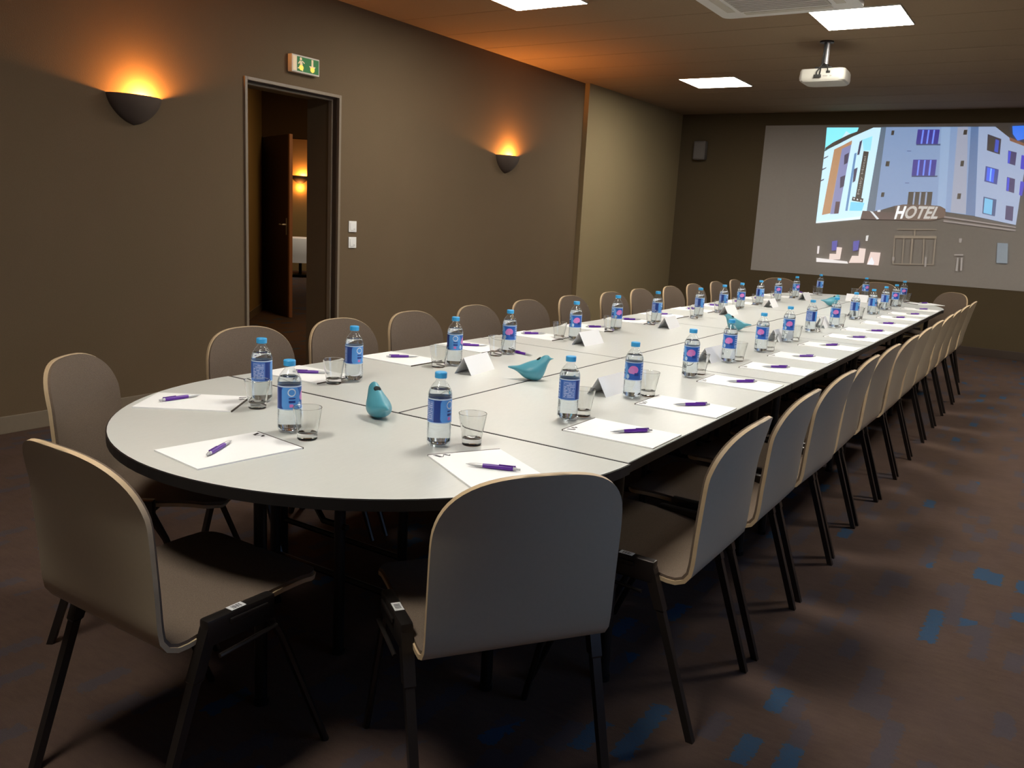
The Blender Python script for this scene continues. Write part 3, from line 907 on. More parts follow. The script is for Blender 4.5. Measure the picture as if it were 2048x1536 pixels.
def map_quad(o, bl, br, tl, tr, y):
    for v in o.data.vertices:
        s, t_ = v.co.x, v.co.y
        p = [(1 - s) * (1 - t_) * bl[k] + s * (1 - t_) * br[k] + (1 - s) * t_ * tl[k] + s * t_ * tr[k] for k in (0, 1)]
        v.co = (p[0], y, p[1])
o = text_mesh('hotel_lettering', 'H', 'pic_text', scr, 0.10, 0.03)
map_quad(o, (-0.222, 1.588), (-0.120, 1.602), (-0.212, 1.752), (-0.098, 1.752), -0.036)
o = text_mesh('hotel_lettering', 'OTEL', 'pic_text3', scr, 0.12, 0.03)
map_quad(o, (-0.112, 1.598), (0.262, 1.612), (-0.092, 1.760), (0.296, 1.762), -0.036)
o = text_mesh('sign_lettering', 'Moby Hotel', 'pic_text2', scr)
map_quad(o, (-0.664, 1.880), (-0.640, 2.350), (-0.700, 1.878), (-0.676, 2.350), -0.036)

# wall speaker
t = thing('wall_speaker', (-2.845, YF, 2.41), 0, 'small pale loudspeaker on the wall beside the screen', 'speaker')
MB().box(-0.088, 0.088, -0.12, -0.012, -0.128, 0.128, bev=0.022).build('cabinet', 'speaker_grey', t, True)
MB().box(-0.070, 0.070, -0.126, -0.118, -0.108, 0.108, bev=0.004).build('grille', 'speaker_grille', t)
MB().box(-0.03, 0.03, -0.014, 0.0, -0.04, 0.04).build('bracket', 'dark', t)

# light switches
for i, (zc, lb) in enumerate(((1.218, 'white light switch beside the doorway, the upper one'), (1.090, 'white light switch beside the doorway, the lower one'))):
    t = thing('light_switch', (XL, 5.167, zc), 0, lb, 'switch', 'light switches by the doorway')
    MB().box(0, 0.009, -0.044, 0.044, -0.044, 0.044, bev=0.003).build('plate', 'white', t)
    MB().box(0.009, 0.013, -0.030, 0.030, -0.030, 0.030, bev=0.002).build('rocker', 'white', t)
    MB().box(0.0128, 0.0138, 0.006, 0.022, -0.022, -0.018).build('indicator_mark', 'grey', t)
t = thing('wall_outlet', (XLF, 9.19, 0.295), 0, 'white power outlet low on the projecting wall', 'outlet')
MB().box(0, 0.010, -0.048, 0.048, -0.050, 0.050, bev=0.003).build('plate', 'white', t)
MB().lathe([(0.021, 0.0), (0.021, -0.006), (0.0, -0.006)], 18).build('socket', 'grey', t).rotation_euler = (0, PI / 2, 0)
t.children[1].location = (0.010, 0, 0)

# exit sign above the doorway
t = thing('exit_sign', (XL, 4.613, 2.372), 0, 'green emergency exit sign with running figure and down arrow', 'exit sign')
MB().box(0, 0.045, -0.135, 0.135, -0.062, 0.062, bev=0.006).build('housing', 'white2', t)
MAT['exit_green'] = emitter('exit_green', (0.01, 0.075, 0.015), 0.5, (0.01, 0.14, 0.03))
MAT['exit_white'] = emitter('exit_white', (0.50, 0.32, 0.14), 0.5, (0.6, 0.55, 0.42))
MAT['exit_lamp'] = emitter('amber_lamp', (1.0, 0.50, 0.05), 1.0, (0.6, 0.4, 0.1))
MB().box(0.045, 0.047, -0.085, 0.125, -0.050, 0.050).build('sign_face', 'exit_green', t)
MB().box(0.045, 0.0472, -0.125, -0.092, -0.050, 0.050).build('door_symbol', 'exit_white', t)


def flat_yz(name, polys, x, mat, parent):
    m = MB()
    for p in polys:
        k = len(p)
        m.add([(x, a, b) for a, b in p] + [(x + 0.001, a, b) for a, b in p], [tuple(range(k)), tuple(range(2 * k - 1, k - 1, -1))] + [(i, (i + 1) % k, k + (i + 1) % k, k + i) for i in range(k)])
    return m.build(name, mat, parent)
# running figure, seen in a doorway
fig = [[(-0.052 + 0.011 * math.cos(a * PI / 5), 0.036 + 0.011 * math.sin(a * PI / 5)) for a in range(10)],
       [(-0.066, 0.022), (-0.040, 0.022), (-0.034, -0.004), (-0.058, -0.008)],
       [(-0.040, 0.020), (-0.018, 0.006), (-0.014, 0.012), (-0.036, 0.026)],
       [(-0.064, 0.020), (-0.080, 0.002), (-0.074, -0.002), (-0.058, 0.014)],
       [(-0.048, -0.004), (-0.030, -0.022), (-0.030, -0.046), (-0.039, -0.046), (-0.040, -0.026), (-0.056, -0.010)],
       [(-0.058, -0.006), (-0.048, -0.008), (-0.058, -0.030), (-0.080, -0.034), (-0.080, -0.026), (-0.064, -0.024)]]
flat_yz('running_figure', fig, 0.0472, 'exit_white', t)
flat_yz('arrow', [[(0.052, 0.046), (0.070, 0.046), (0.070, 0.0), (0.092, 0.0), (0.061, -0.046), (0.030, 0.0), (0.052, 0.0)]], 0.0472, 'exit_white', t)
lamp = [[(cy_ + 0.021 * math.cos(a * PI / 8), -0.024 + 0.019 * math.sin(a * PI / 8)) for a in range(16)] for cy_ in (-0.048, 0.061)]
flat_yz('lamp', [lamp[0]], 0.0484, 'exit_lamp', t)
flat_yz('lamp', [lamp[1]], 0.0484, 'exit_lamp', t)

# ================================================================== TABLES
SEAM = [2.000, 3.589, 5.222, 6.894, 8.566]
HW = 0.803
TT = 0.028


def table_leg(parent, x, y, h):
    m = MB().tube([(x, y, 0.012), (x, y, h)], 0.0175, 12).lathe([(0.0, 0.0), (0.021, 0.0), (0.021, 0.018), (0.0, 0.018)], 12)
    for i in range(len(m.v) - 48, len(m.v)):
        a = m.v[i]
        m.v[i] = (a[0] + x, a[1] + y, a[2])
    return m.build('leg', 'black_metal', parent, True)


def rect_table(x0, x1, y0, y1, label):
    g = 0.002
    x0, x1, y0, y1 = x0 + g, x1 - g, y0 + g, y1 - g
    cx_, cy_ = (x0 + x1) / 2, (y0 + y1) / 2
    t = thing('folding_table', (cx_, cy_, 0), 0, label, 'table', 'rectangular folding tables')
    a, b = (x1 - x0) / 2, (y1 - y0) / 2
    top = MB().box(-a, a, -b, b, TZ - TT, TZ - 0.0008, 1, bev=0.0025)
    top.box(-a + 0.003, a - 0.003, -b + 0.003, b - 0.003, TZ - 0.002, TZ, 0)
    top.build('tabletop', ['laminate', 'black_edge'], t)
    fr = MB()
    for xx in (-a + 0.06, a - 0.09):
        fr.box(xx, xx + 0.03, -b + 0.05, b - 0.05, TZ - TT - 0.045, TZ - TT)
    for yy in (-b + 0.05, b - 0.08):
        fr.box(-a + 0.06, a - 0.06, yy, yy + 0.03, TZ - TT - 0.045, TZ - TT)
    fr.build('under_frame', 'black_metal', t)
    for sy in (-1, 1):
        y = sy * (b - 0.16)
        for xx in (-a + 0.10, a - 0.10):
            table_leg(t, xx, y, TZ - TT - 0.02)
        MB().tube([(-a + 0.10, y, 0.17), (a - 0.10, y, 0.17)], 0.011, 8).build('stretcher', 'black_metal', t, True)
        MB().tube([(0.0, y, 0.38), (0.0, y - sy * 0.34, TZ - TT - 0.02)], 0.009, 8).tube([(-a + 0.10, y, 0.38), (a - 0.10, y, 0.38)], 0.009, 8).build('folding_brace', 'black_metal', t, True)
    return t


rows = ['nearest the curved end in front', 'second from the curved end in front', 'third from the curved end in front', 'last before the screen end']
for i in range(4):
    rect_table(-HW, 0.0, SEAM[i], SEAM[i + 1], 'light grey folding table on the doorway side, ' + rows[i])
    rect_table(0.0, HW, SEAM[i], SEAM[i + 1], 'light grey folding table on the open carpet side, ' + rows[i])


def half_table(yc, sgn, ry, label, legs):
    t = thing('half_round_table', (0, yc, 0), 0, label, 'table', 'half-round end tables')
    n = 48
    rx = HW + 0.006

    def ring(inset):
        pts = [((rx - inset) * math.cos(PI * k / n), sgn * (ry - inset) * math.sin(PI * k / n)) for k in range(n + 1)]
        return [(x, y + sgn * (0.004 + (inset if abs(y) < 1e-6 else 0))) for x, y in pts][::(1 if sgn > 0 else -1)]
    m = MB()
    m.prism(ring(0.0), TZ - TT, TZ - 0.0015, 1)
    m.prism(ring(0.003), TZ - 0.002, TZ, 0, 1, 0)
    m.build('tabletop', ['laminate', 'black_edge'], t)
    fr = MB().box(-0.62, 0.62, min(sgn * 0.05, sgn * 0.08), max(sgn * 0.05, sgn * 0.08), TZ - TT - 0.045, TZ - TT)
    fr.box(-0.42, 0.42, min(sgn * 0.45, sgn * 0.48), max(sgn * 0.45, sgn * 0.48), TZ - TT - 0.045, TZ - TT)
    fr.build('under_frame', 'black_metal', t)
    for x, y in legs:
        table_leg(t, x, sgn * y, TZ - TT - 0.02)
    MB().tube([(-0.45, sgn * 0.10, 0.18), (0.45, sgn * 0.10, 0.18)], 0.011, 8).build('stretcher', 'black_metal', t, True)
    MB().tube([(-0.43, sgn * 0.10, 0.60), (-0.10, sgn * 0.22, 0.42)], 0.010, 8).tube([(-0.10, sgn * 0.22, 0.42), (0.0, sgn * 0.22, 0.42)], 0.010, 8).build('folding_brace', 'black_metal', t, True)
    return t


half_table(SEAM[0], -1, 0.838, 'half-round light grey table end with black edge in front', [(-0.45, 0.10), (0.45, 0.10), (-0.03, 0.22), (0.0, 0.55)])
half_table(SEAM[4], 1, 0.90, 'half-round light grey table end in front of the screen', [(-0.45, 0.10), (0.45, 0.10), (0.0, 0.55)])

# ================================================================== CHAIRS
def catmull(pts, n):
    out = []
    P = [Vector(p) for p in pts]
    P = [P[0] * 2 - P[1]] + P + [P[-1] * 2 - P[-2]]
    for i in range(1, len(P) - 2):
        for k in range(n):
            t_ = k / n
            a, b_, c, d = P[i - 1], P[i], P[i + 1], P[i + 2]
            out.append(0.5 * ((2 * b_) + (-a + c) * t_ + (2 * a - 5 * b_ + 4 * c - d) * t_ ** 2 + (-a + 3 * b_ - 3 * c + d) * t_ ** 3))
    out.append(P[-2])
    return out


CH_W = 0.219
prof_pts = [(0.235, 0.452), (0.205, 0.463), (0.12, 0.467), (0.0, 0.460), (-0.10, 0.446), (-0.165, 0.434), (-0.205, 0.437), (-0.230, 0.460), (-0.241, 0.500), (-0.252, 0.56), (-0.272, 0.66), (-0.294, 0.765), (-0.316, 0.862)]
prof = catmull([(0, y, z) for y, z in prof_pts], 8)
alen = [0.0]
for i in range(1, len(prof)):
    alen.append(alen[-1] + (prof[i] - prof[i - 1]).length)
LT = alen[-1]


def at_len(s):
    for i in range(1, len(prof)):
        if alen[i] >= s:
            f = (s - alen[i - 1]) / max(1e-9, alen[i] - alen[i - 1])
            p = prof[i - 1].lerp(prof[i], f)
            tg = (prof[min(i + 1, len(prof) - 1)] - prof[max(i - 2, 0)]).normalized()
            return p, tg
    return prof[-1], (prof[-1] - prof[-2]).normalized()


def half_w(s, inset):
    W = CH_W - inset
    d = LT - inset - s
    R = 0.19
    if d < R:
        q = max(0.0, (R - d) / R)
        return W * max(0.0, 1 - q ** 2.75) ** (1 / 2.55)
    e = s - inset
    Rf = 0.07
    if e < Rf:
        q = (Rf - e) / Rf
        return W - 0.07 * (1 - math.sqrt(max(0, 1 - q * q)))
    return W - 0.006 * max(0, min(1, (0.46 - s) / 0.46))


def shell_rows(inset):
    s0, s1 = inset, LT - inset
    ss = [s0 + 0.07 * (1 - math.cos(PI / 2 * k / 6)) for k in range(6)]
    ss += [s0 + 0.07 + (s1 - 0.19 - s0 - 0.07) * k / 26 for k in range(26)]
    ss += [s1 - 0.19 + 0.19 * math.sin(PI / 2 * k / 16) for k in range(17)]
    return ss


def shell_layer(inset, off, ncol=12):
    """surface of the seat shell shifted by off along its upper/front normal"""
    vs = []
    rws = shell_rows(inset)
    for s in rws:
        p, tg = at_len(s)
        nrm = Vector((0, tg.z, -tg.y))          # towards the sitter (up on the seat, forward on the back)
        if nrm.z < 0 and p.z < 0.46:
            nrm = -nrm
        w_ = half_w(s, inset)
        back = max(0.0, min(1.0, (s - 0.47) / 0.28))
        for k in range(ncol + 1):
            u = -1 + 2 * k / ncol
            curl = 0.036 * back * (u * w_ / CH_W) ** 2
            vs.append(p + nrm * (off + curl) + Vector((u * w_, 0, 0)))
    return vs, len(rws), ncol


def closed_shell(inset, o_lo, o_hi, mi_lo, mi_hi, mi_edge):
    m = MB()
    lo, nr, nc = shell_layer(inset, o_lo)
    hi, _, _ = shell_layer(inset, o_hi)
    m.v = [tuple(p) for p in lo] + [tuple(p) for p in hi]
    N = len(lo)
    W1 = nc + 1

    def q(f, mi):
        m.f.append(f)
        m.mi.append(mi)
    for i in range(nr - 1):
        for k in range(nc):
            a = i * W1 + k
            q((a, a + W1, a + W1 + 1, a + 1), mi_lo)
            q((N + a, N + a + 1, N + a + W1 + 1, N + a + W1), mi_hi)
        for k in (0, nc):
            a = i * W1 + k
            q((a, a + W1, N + a + W1, N + a), mi_edge)
    for i in (0, nr - 1):
        for k in range(nc):
            a = i * W1 + k
            q((a, a + 1, N + a + 1, N + a), mi_edge)
    return m


def make_chair():
    t = bpy.data.objects.new('conference_chair', None)
    COL.objects.link(t)
    closed_shell(0.0, -0.011, 0.0, 0, 1, 1).build('seat_shell', ['shell', 'ply'], t, True, 50)
    closed_shell(0.0045, -0.001, 0.008, 0, 0, 0).build('upholstery', 'fabric', t, True, 50)
    for s in (-1, 1):
        xo, xi = 0.244, 0.214
        x0, x1 = min(s * xo, s * xi), max(s * xo, s * xi)
        br = MB().box(x0, x1, -0.142, 0.045, 0.418, 0.480, bev=0.007)
        bo = br.build('side_bracket', 'gunmetal', t, True, 30)
        cl = MB().box(min(s * xo, s * (xo + 0.006)), max(s * xo, s * (xo + 0.006)), -0.085, 0.02, 0.455, 0.468, bev=0.003)
        cl.build('linking_clip', 'gunmetal', bo)
        MB().tube([(s * 0.248, -0.115, 0.392), (s * 0.248, 0.045, 0.402)], 0.0055, 8).build('linking_rod', 'gunmetal', bo, True)
        xc = s * 0.229
        rear = MB()
        P = [(-0.126, 0.462, 0.0150), (-0.148, 0.40, 0.0145), (-0.166, 0.350, 0.0140), (-0.168, 0.345, 0.0108), (-0.285, 0.0, 0.0100)]
        vs = []
        for y, z, r in P:
            vs += [(xc - 0.0135 if r > 0.0110 else xc - r, y - r, z), (xc + 0.0135 if r > 0.0110 else xc + r, y - r, z), (xc + 0.0135 if r > 0.0110 else xc + r, y + r, z), (xc - 0.0135 if r > 0.0110 else xc - r, y + r, z)]
        fs = [(i * 4 + k, i * 4 + (k + 1) % 4, (i + 1) * 4 + (k + 1) % 4, (i + 1) * 4 + k) for i in range(4) for k in range(4)] + [(3, 2, 1, 0), (16, 17, 18, 19)]
        rear.add(vs, fs)
        rear.build('leg', 'gunmetal', t)
        front = MB().tube([(xc, 0.03, 0.44), (xc, 0.075, 0.36), (xc, 0.225, 0.0)], [0.0150, 0.0108, 0.0100], 8)
        front.build('leg', 'gunmetal', t, True)
    for y, z in ((-0.10, 0.422), (0.03, 0.440)):
        MB().tube([(-0.216, y, z), (0.216, y, z)], 0.009, 8).build('cross_tube', 'black_metal', t, True)
    return t


def face(fx, fy):
    return math.atan2(-fx, fy)


RIGHT_Y = [2.255, 2.81, 3.357, 3.89, 4.41, 4.93, 5.47, 6.04, 6.60, 7.14, 7.74, 8.32]
LEFT_Y = [2.31, 2.84, 3.37, 3.93, 4.50, 5.06, 5.64, 6.18, 6.76, 7.30, 7.90, 8.46]
chair0 = make_chair()
first = [True]
GRP_CH = 'upholstered conference chairs around the table'


def place_chair(x, y, rz, label, sticker=False):
    c = chair0 if first[0] else copy_tree(chair0)
    first[0] = False
    c.location = (x, y, 0)
    c.rotation_euler = (0, 0, rz)
    tag(c, label, 'chair', GRP_CH)
    return c


stickered = []
rnd = random.Random(3)
for i, y in enumerate(RIGHT_Y):
    c = place_chair(0.755 + rnd.uniform(-0.008, 0.008), y, PI / 2 + rnd.uniform(-0.025, 0.025), 'conference chair with pale shell back, %s from the front %s' % (ORD[i], OPEN_SIDE))
    if i < 1:
        stickered.append((c, -1))
for i, y in enumerate(LEFT_Y):
    place_chair(-0.80 + rnd.uniform(-0.012, 0.012), y, -PI / 2 + rnd.uniform(-0.03, 0.03), 'taupe upholstered conference chair, %s from the front %s' % (ORD[i], DOOR_SIDE))
stickered.append((place_chair(0.03, 1.215, 0.0, 'large conference chair seen from behind at the very tip of the curved end'), 1))
stickered.append((place_chair(0.622, 1.605, face(-0.82, 0.57), 'conference chair with broad grey-blue back turned to the viewer at the curved end'), -1))
place_chair(-0.645, 1.625, face(0.83, 0.56), 'conference chair facing across the curved end, before the doorway sconce')
place_chair(-0.76, 9.22, face(0.62, -0.78), 'far conference chair facing the viewer below the loudspeaker side of the screen')
place_chair(-0.04, 9.95, face(0.02, -1.0), 'far conference chair mostly hidden behind a bottle, centred under the screen')
place_chair(0.60, 9.22, face(-0.66, -0.75), 'far conference chair at the curved end by the end of the open carpet row')
for c, s in stickered:
    x = s * 0.229
    st = MB().box(x - 0.011, x + 0.011, -0.075, -0.035, 0.4800, 0.4808).build('inventory_sticker', 'sticker', c)
    tag(st, 'white barcode sticker')
    bc = MB()
    for k in range(6):
        bc.box(x - 0.007, x + 0.007, -0.066 + k * 0.004, -0.0645 + k * 0.004 + 0.0008 * (k % 2), 0.4808, 0.4811)
    bc.build('barcode', 'ink', st)

# ================================================================== THINGS ON THE TABLE
# ---- bottle
def make_bottle():
    t = bpy.data.objects.new('water_bottle', None)
    COL.objects.link(t)
    pr = [(0.0, 0.007), (0.014, 0.004), (0.022, 0.0), (0.030, 0.003), (0.0338, 0.012), (0.0340, 0.022)]
    z = 0.022
    while z < 0.064:
        pr += [(0.0326, z + 0.004), (0.0338, z + 0.008)]
        z += 0.008
    pr += [(0.0322, 0.068), (0.0322, 0.137), (0.0334, 0.140), (0.0332, 0.146), (0.0315, 0.153), (0.0270, 0.163), (0.0205, 0.173), (0.0150, 0.179), (0.0132, 0.182), (0.0132, 0.186), (0.0152, 0.187), (0.0152, 0.189), (0.0128, 0.190), (0.0128, 0.203)]
    m = MB().lathe(pr, 28)
    # petal feet
    out = []
    for x, y, zz in m.v:
        r = math.hypot(x, y)
        if zz < 0.02 and r > 0.016:
            a = math.atan2(y, x)
            zz = zz + 0.0045 * (0.5 + 0.5 * math.cos(5 * a)) * (1 - zz / 0.02)
        if 0.024 < zz < 0.066:
            a = math.atan2(y, x)
            k = 1 + 0.012 * math.sin(3 * a + zz * 300)
            x, y = x * k, y * k
        out.append((x, y, zz))
    m.v = out
    m.build('bottle_body', 'pet', t, True, 60)
    MB().lathe([(0.0, 0.010), (0.024, 0.008), (0.0315, 0.016), (0.0312, 0.066), (0.0306, 0.068), (0.0306, 0.137), (0.0318, 0.142), (0.0300, 0.152), (0.0262, 0.160), (0.0, 0.160)], 28).build('water', 'water', t, True, 40)
    me_ = MB()
    seg = 40
    vs = []
    for z in (0.069, 0.1365):
        vs += [(0.03275 * math.cos(2 * PI * k / seg), 0.03275 * math.sin(2 * PI * k / seg), z) for k in range(seg)]
    me_.add(vs, [(k, (k + 1) % seg, seg + (k + 1) % seg, seg + k) for k in range(seg)])
    lab = me_.build('label', 'label', t, True)
    uvl = lab.data.uv_layers.new(name='UVMap')
    for p in lab.data.polygons:
        ks = [lab.data.loops[li_].vertex_index for li_ in p.loop_indices]
        base = min(k % seg for k in ks)
        wrap = (base == 0 and any(k % seg == seg - 1 for k in ks))
        for li_, k in zip(p.loop_indices, ks):
            kk = k % seg
            if wrap and kk == 0:
                kk = seg
            uvl.data[li_].uv = (kk / seg, 0.0 if k < seg else 1.0)
    tag(lab, 'blue printed label')
    cap = MB()
    seg = 36
    vs, fs = [], []
    for r, z in ((0.0152, 0.1895), (0.0162, 0.190), (0.0164, 0.2035), (0.0150, 0.2058), (0.0001, 0.2062)):
        for k in range(seg):
            a = 2 * PI * k / seg
            rr = r * (1 + (0.018 if k % 2 else 0) * (1 if 0.0155 < r else 0))
            vs.append((rr * math.cos(a), rr * math.sin(a), z))
    for i in range(4):
        for k in range(seg):
            fs.append((i * seg + k, i * seg + (k + 1) % seg, (i + 1) * seg + (k + 1) % seg, (i + 1) * seg + k))
    cap.add(vs, fs)
    cap.build('cap', 'cap', t, True, 30)
    return t


bottle0 = make_bottle()
bfirst = [True]


def place_bottle(x, y, rot, label):
    c = bottle0 if bfirst[0] else copy_tree(bottle0)
    bfirst[0] = False
    c.location = (x, y, TZ)
    c.rotation_euler = (0, 0, rot)
    tag(c, label, 'bottle', 'water bottles on the table')


def label_rot(x, y, u):
    """rotate so that label position u faces the camera side"""
    return math.atan2(-y, 1.70 - x) - u * 2 * PI


OX, OY = 0.012, -0.013
LB = [(-0.451, 2.274, .38), (-0.406, 2.827, .47), (-0.425, 3.270, .70), (-0.454, 3.952, .66), (-0.498, 4.536, .62), (-0.489, 5.098, .30), (-0.450, 5.748, .30), (-0.464, 6.285, .33), (-0.467, 6.707, .66), (-0.486, 7.268, .36), (-0.489, 7.815, .68), (-0.493, 8.436, .60)]
RB = [(0.423, 2.327, .14), (0.423, 2.804, .70), (0.417, 3.384, .70), (0.399, 3.920, .72), (0.405, 4.408, .74), (0.390, 4.964, .68), (0.354, 5.620, .22), (0.407, 6.048, .68), (0.387, 6.772, .32), (0.399, 7.389, .34), (0.396, 7.961, .30), (0.402, 8.450, .70)]
for i, (x, y, u) in enumerate(LB):
    place_bottle(x + OX, y + OY, label_rot(x, y, u), 'blue-capped water bottle, %s from the front %s' % (ORD[i], DOOR_SIDE))
for i, (x, y, u) in enumerate(RB):
    place_bottle(x + OX, y + OY, label_rot(x, y, u), 'blue-capped water bottle, %s from the front %s' % (ORD[i], OPEN_SIDE))
for x, y, u, lb in ((-0.421, 1.821, .20, 'blue-capped water bottle at the curved end, in line with the first chair by the doorway'),
                    (-0.073, 1.620, .45, 'blue-capped water bottle at the tip of the curved end in front'),
                    (0.317, 1.799, .33, 'biggest blue-capped water bottle, between curved end tip and open carpet corner'),
                    (-0.462, 9.251, .33, 'blue-capped water bottle at the screen end, below the blank part of the screen'),
                    (-0.025, 9.326, .62, 'blue-capped water bottle at the tip of the screen end'),
                    (0.345, 9.269, .68, 'blue-capped water bottle at the screen end, by the open carpet corner')):
    place_bottle(x + OX, y + OY, label_rot(x, y, u), lb)

# ---- glass tumbler
gl_prof = [(0.0, 0.0), (0.0245, 0.0), (0.0268, 0.002), (0.0285, 0.024), (0.0288, 0.026), (0.0395, 0.0890), (0.0390, 0.0898), (0.0380, 0.0890), (0.0272, 0.028), (0.0262, 0.020), (0.012, 0.0175), (0.0, 0.0170)]
gl_mesh = MB().lathe(gl_prof, 32).mesh('drinking_glass', 'glass', True, 35)


def place_glass(x, y, label):
    o = bpy.data.objects.new('drinking_glass', gl_mesh)
    COL.objects.link(o)
    o.location = (x, y, TZ)
    tag(o, label, 'glass', 'clear tumblers on the table')


LG = {0: (-0.459, 2.179), 1: (-0.418, 2.738), 2: (-0.427, 3.175), 3: (-0.514, 3.900), 4: (-0.482, 4.427), 5: (-0.467, 4.988), 6: (-0.420, 5.608)}
RG = {0: (0.442, 2.401), 1: (0.462, 2.874), 2: (0.430, 3.483)}
for i in range(12):
    x, y = LG.get(i, (LB[i][0] + 0.01, LB[i][1] - 0.10))
    place_glass(x, y, 'clear empty tumbler, %s from the front %s' % (ORD[i], DOOR_SIDE))
    x, y = RG.get(i, (RB[i][0] + 0.03, RB[i][1] + 0.08))
    place_glass(x, y, 'clear empty tumbler, %s from the front %s' % (ORD[i], OPEN_SIDE))
for x, y, lb in ((-0.345, 1.735, 'clear tumbler at the curved end, before the first bottle by the doorway'), (0.030, 1.588, 'clear tumbler beside the bottle at the tip of the curved end'), (0.389, 1.858, 'biggest clear tumbler, beside the biggest bottle'),
                 (-0.451, 9.10, 'clear tumbler at the screen end, below the blank part of the screen'), (-0.100, 9.230, 'clear tumbler at the tip of the screen end'), (0.405, 9.20, 'clear tumbler at the screen end, by the open carpet corner')):
    place_glass(x, y, lb)

# ---- notepads (local +y = top edge with the dark binding) and pens
def make_pad():
    t = bpy.data.objects.new('notepad', None)
    COL.objects.link(t)
    MB().box(-0.105, 0.105, -0.1485, 0.1465, 0.0, 0.004).build('paper_block', 'paper', t)
    MB().box(-0.105, 0.105, 0.1465, 0.1500, 0.0, 0.0045).build('binding_strip', 'pad_strip', t)
    lg = MB()
    for poly in ([(-0.094, 0.140), (-0.084, 0.140), (-0.073, 0.119), (-0.083, 0.119)], [(-0.075, 0.119), (-0.073, 0.119), (-0.062, 0.139), (-0.064, 0.139)], [(-0.066, 0.141), (-0.058, 0.141), (-0.050, 0.127), (-0.054, 0.124), (-0.063, 0.135)], [(-0.054, 0.127), (-0.050, 0.127), (-0.047, 0.133), (-0.050, 0.135)]):
        lg.prism(poly, 0.004, 0.0043)
    tag(lg.build('printed_logo', 'ink', t), 'small black printed emblem')
    return t


def make_pen():
    t = bpy.data.objects.new('pen', None)
    COL.objects.link(t)

    def along(pr):
        m = MB().lathe(pr, 14)
        m.v = [(z, x, y + 0.0062) for x, y, z in m.v]
        return m
    along([(0.0, 0.002), (0.0008, 0.0), (0.0012, 0.004), (0.0035, 0.012), (0.0050, 0.030), (0.0052, 0.044), (0.0, 0.044)]).build('tip', 'silver', t, True)
    along([(0.0, 0.044), (0.0054, 0.044), (0.0060, 0.060), (0.0060, 0.110), (0.0054, 0.122), (0.0, 0.122)]).build('barrel', 'purple', t, True)
    along([(0.0, 0.122), (0.0050, 0.122), (0.0048, 0.130), (0.0032, 0.131), (0.0030, 0.140), (0.0, 0.1405)]).build('push_button', 'silver', t, True)
    MB().box(0.085, 0.128, -0.0018, 0.0018, 0.0122, 0.0140, bev=0.0005).box(0.124, 0.128, -0.0018, 0.0018, 0.009, 0.0140).build('clip', 'purple', t)
    return t


pad0, pen0 = make_pad(), make_pen()
pf, nf = [True], [True]


def place_pad(x, y, ux, uy, label):
    c = pad0 if pf[0] else copy_tree(pad0)
    pf[0] = False
    c.location = (x, y, TZ)
    c.rotation_euler = (0, 0, math.atan2(-ux, uy))
    tag(c, label, 'notepad', 'white notepads on the table')


def place_pen(x, y, dx, dy, label, z=TZ + 0.004):
    """(x, y) pen middle, (dx, dy) direction from tip to button"""
    c = pen0 if nf[0] else copy_tree(pen0)
    nf[0] = False
    L_ = math.hypot(dx, dy)
    c.location = (x - dx / L_ * 0.07, y - dy / L_ * 0.07, z)
    c.rotation_euler = (0, 0, math.atan2(dy, dx))
    tag(c, label, 'pen', 'purple pens on the table')


PEN_R = [(0.669, 2.294), (0.660, 2.808), (0.642, 3.411), (0.636, 3.917), (0.640, 4.393), (0.633, 4.973), (0.668, 5.528), (0.683, 6.032), (0.650, 6.644), (0.639, 7.253), (0.676, 7.728), (0.656, 8.370)]
PEN_L = [(-0.634, 2.239), (-0.646, 2.780), (-0.641, 3.297), (-0.682, 3.913), (-0.600, 4.496), (-0.640, 5.060), (-0.640, 5.600), (-0.650, 6.190), (-0.650, 6.680), (-0.650, 7.250), (-0.650, 7.820), (-0.650, 8.400)]
rnd = random.Random(11)
for i, (x, y) in enumerate(PEN_R):
    place_pad(0.645 + rnd.uniform(-0.006, 0.006), y - 0.012, -1, rnd.uniform(-0.03, 0.03), 'white notepad, %s from the front %s' % (ORD[i], OPEN_SIDE))
    place_pen(x, y, 0.091, 0.099 + rnd.uniform(-0.03, 0.02), 'purple pen on the notepad, %s from the front %s' % (ORD[i], OPEN_SIDE))
for i, (x, y) in enumerate(PEN_L):
    place_pad(-0.645 + rnd.uniform(-0.006, 0.006), y - 0.015, 1, rnd.uniform(-0.04, 0.04), 'white notepad, %s from the front %s' % (ORD[i], DOOR_SIDE))
    place_pen(x, y, -0.091, -0.092 + rnd.uniform(-0.03, 0.03), 'purple pen on the notepad, %s from the front %s' % (ORD[i], DOOR_SIDE))
place_pad(-0.535, 1.645, 0.82, 0.57, 'white notepad turned inward at the curved end, before the doorway')
place_pen(-0.586, 1.634, -0.015, -0.142, 'purple pen on the notepad at the curved end, before the doorway')
place_pad(-0.028, 1.378, 0.13, 0.99, 'white notepad at the very tip of the curved end')
place_pen(-0.040, 1.355, 0.068, -0.133, 'purple pen lying aslant on the notepad at the curved tip')
place_pad(0.555, 1.700, -0.867, 0.50, 'white notepad half hidden behind the broad grey-blue chair back')
place_pen(0.571, 1.697, 0.131, 0.053, 'purple pen on the notepad by the broad grey-blue chair back')
place_pad(0.575, 9.135, -0.72, -0.69, 'white notepad at the screen end, by the open carpet corner')
place_pen(0.560, 9.170, 0.5, 0.86, 'purple pen at the screen end, by the open carpet corner')
place_pad(-0.03, 9.29, 0.0, -1.0, 'white notepad at the tip of the screen end')
place_pad(-0.56, 9.10, 0.75, -0.66, 'white notepad at the screen end, below the blank part of the screen')
place_pen(-0.60, 9.12, -0.5, 0.6, 'purple pen at the screen end, below the blank part of the screen')
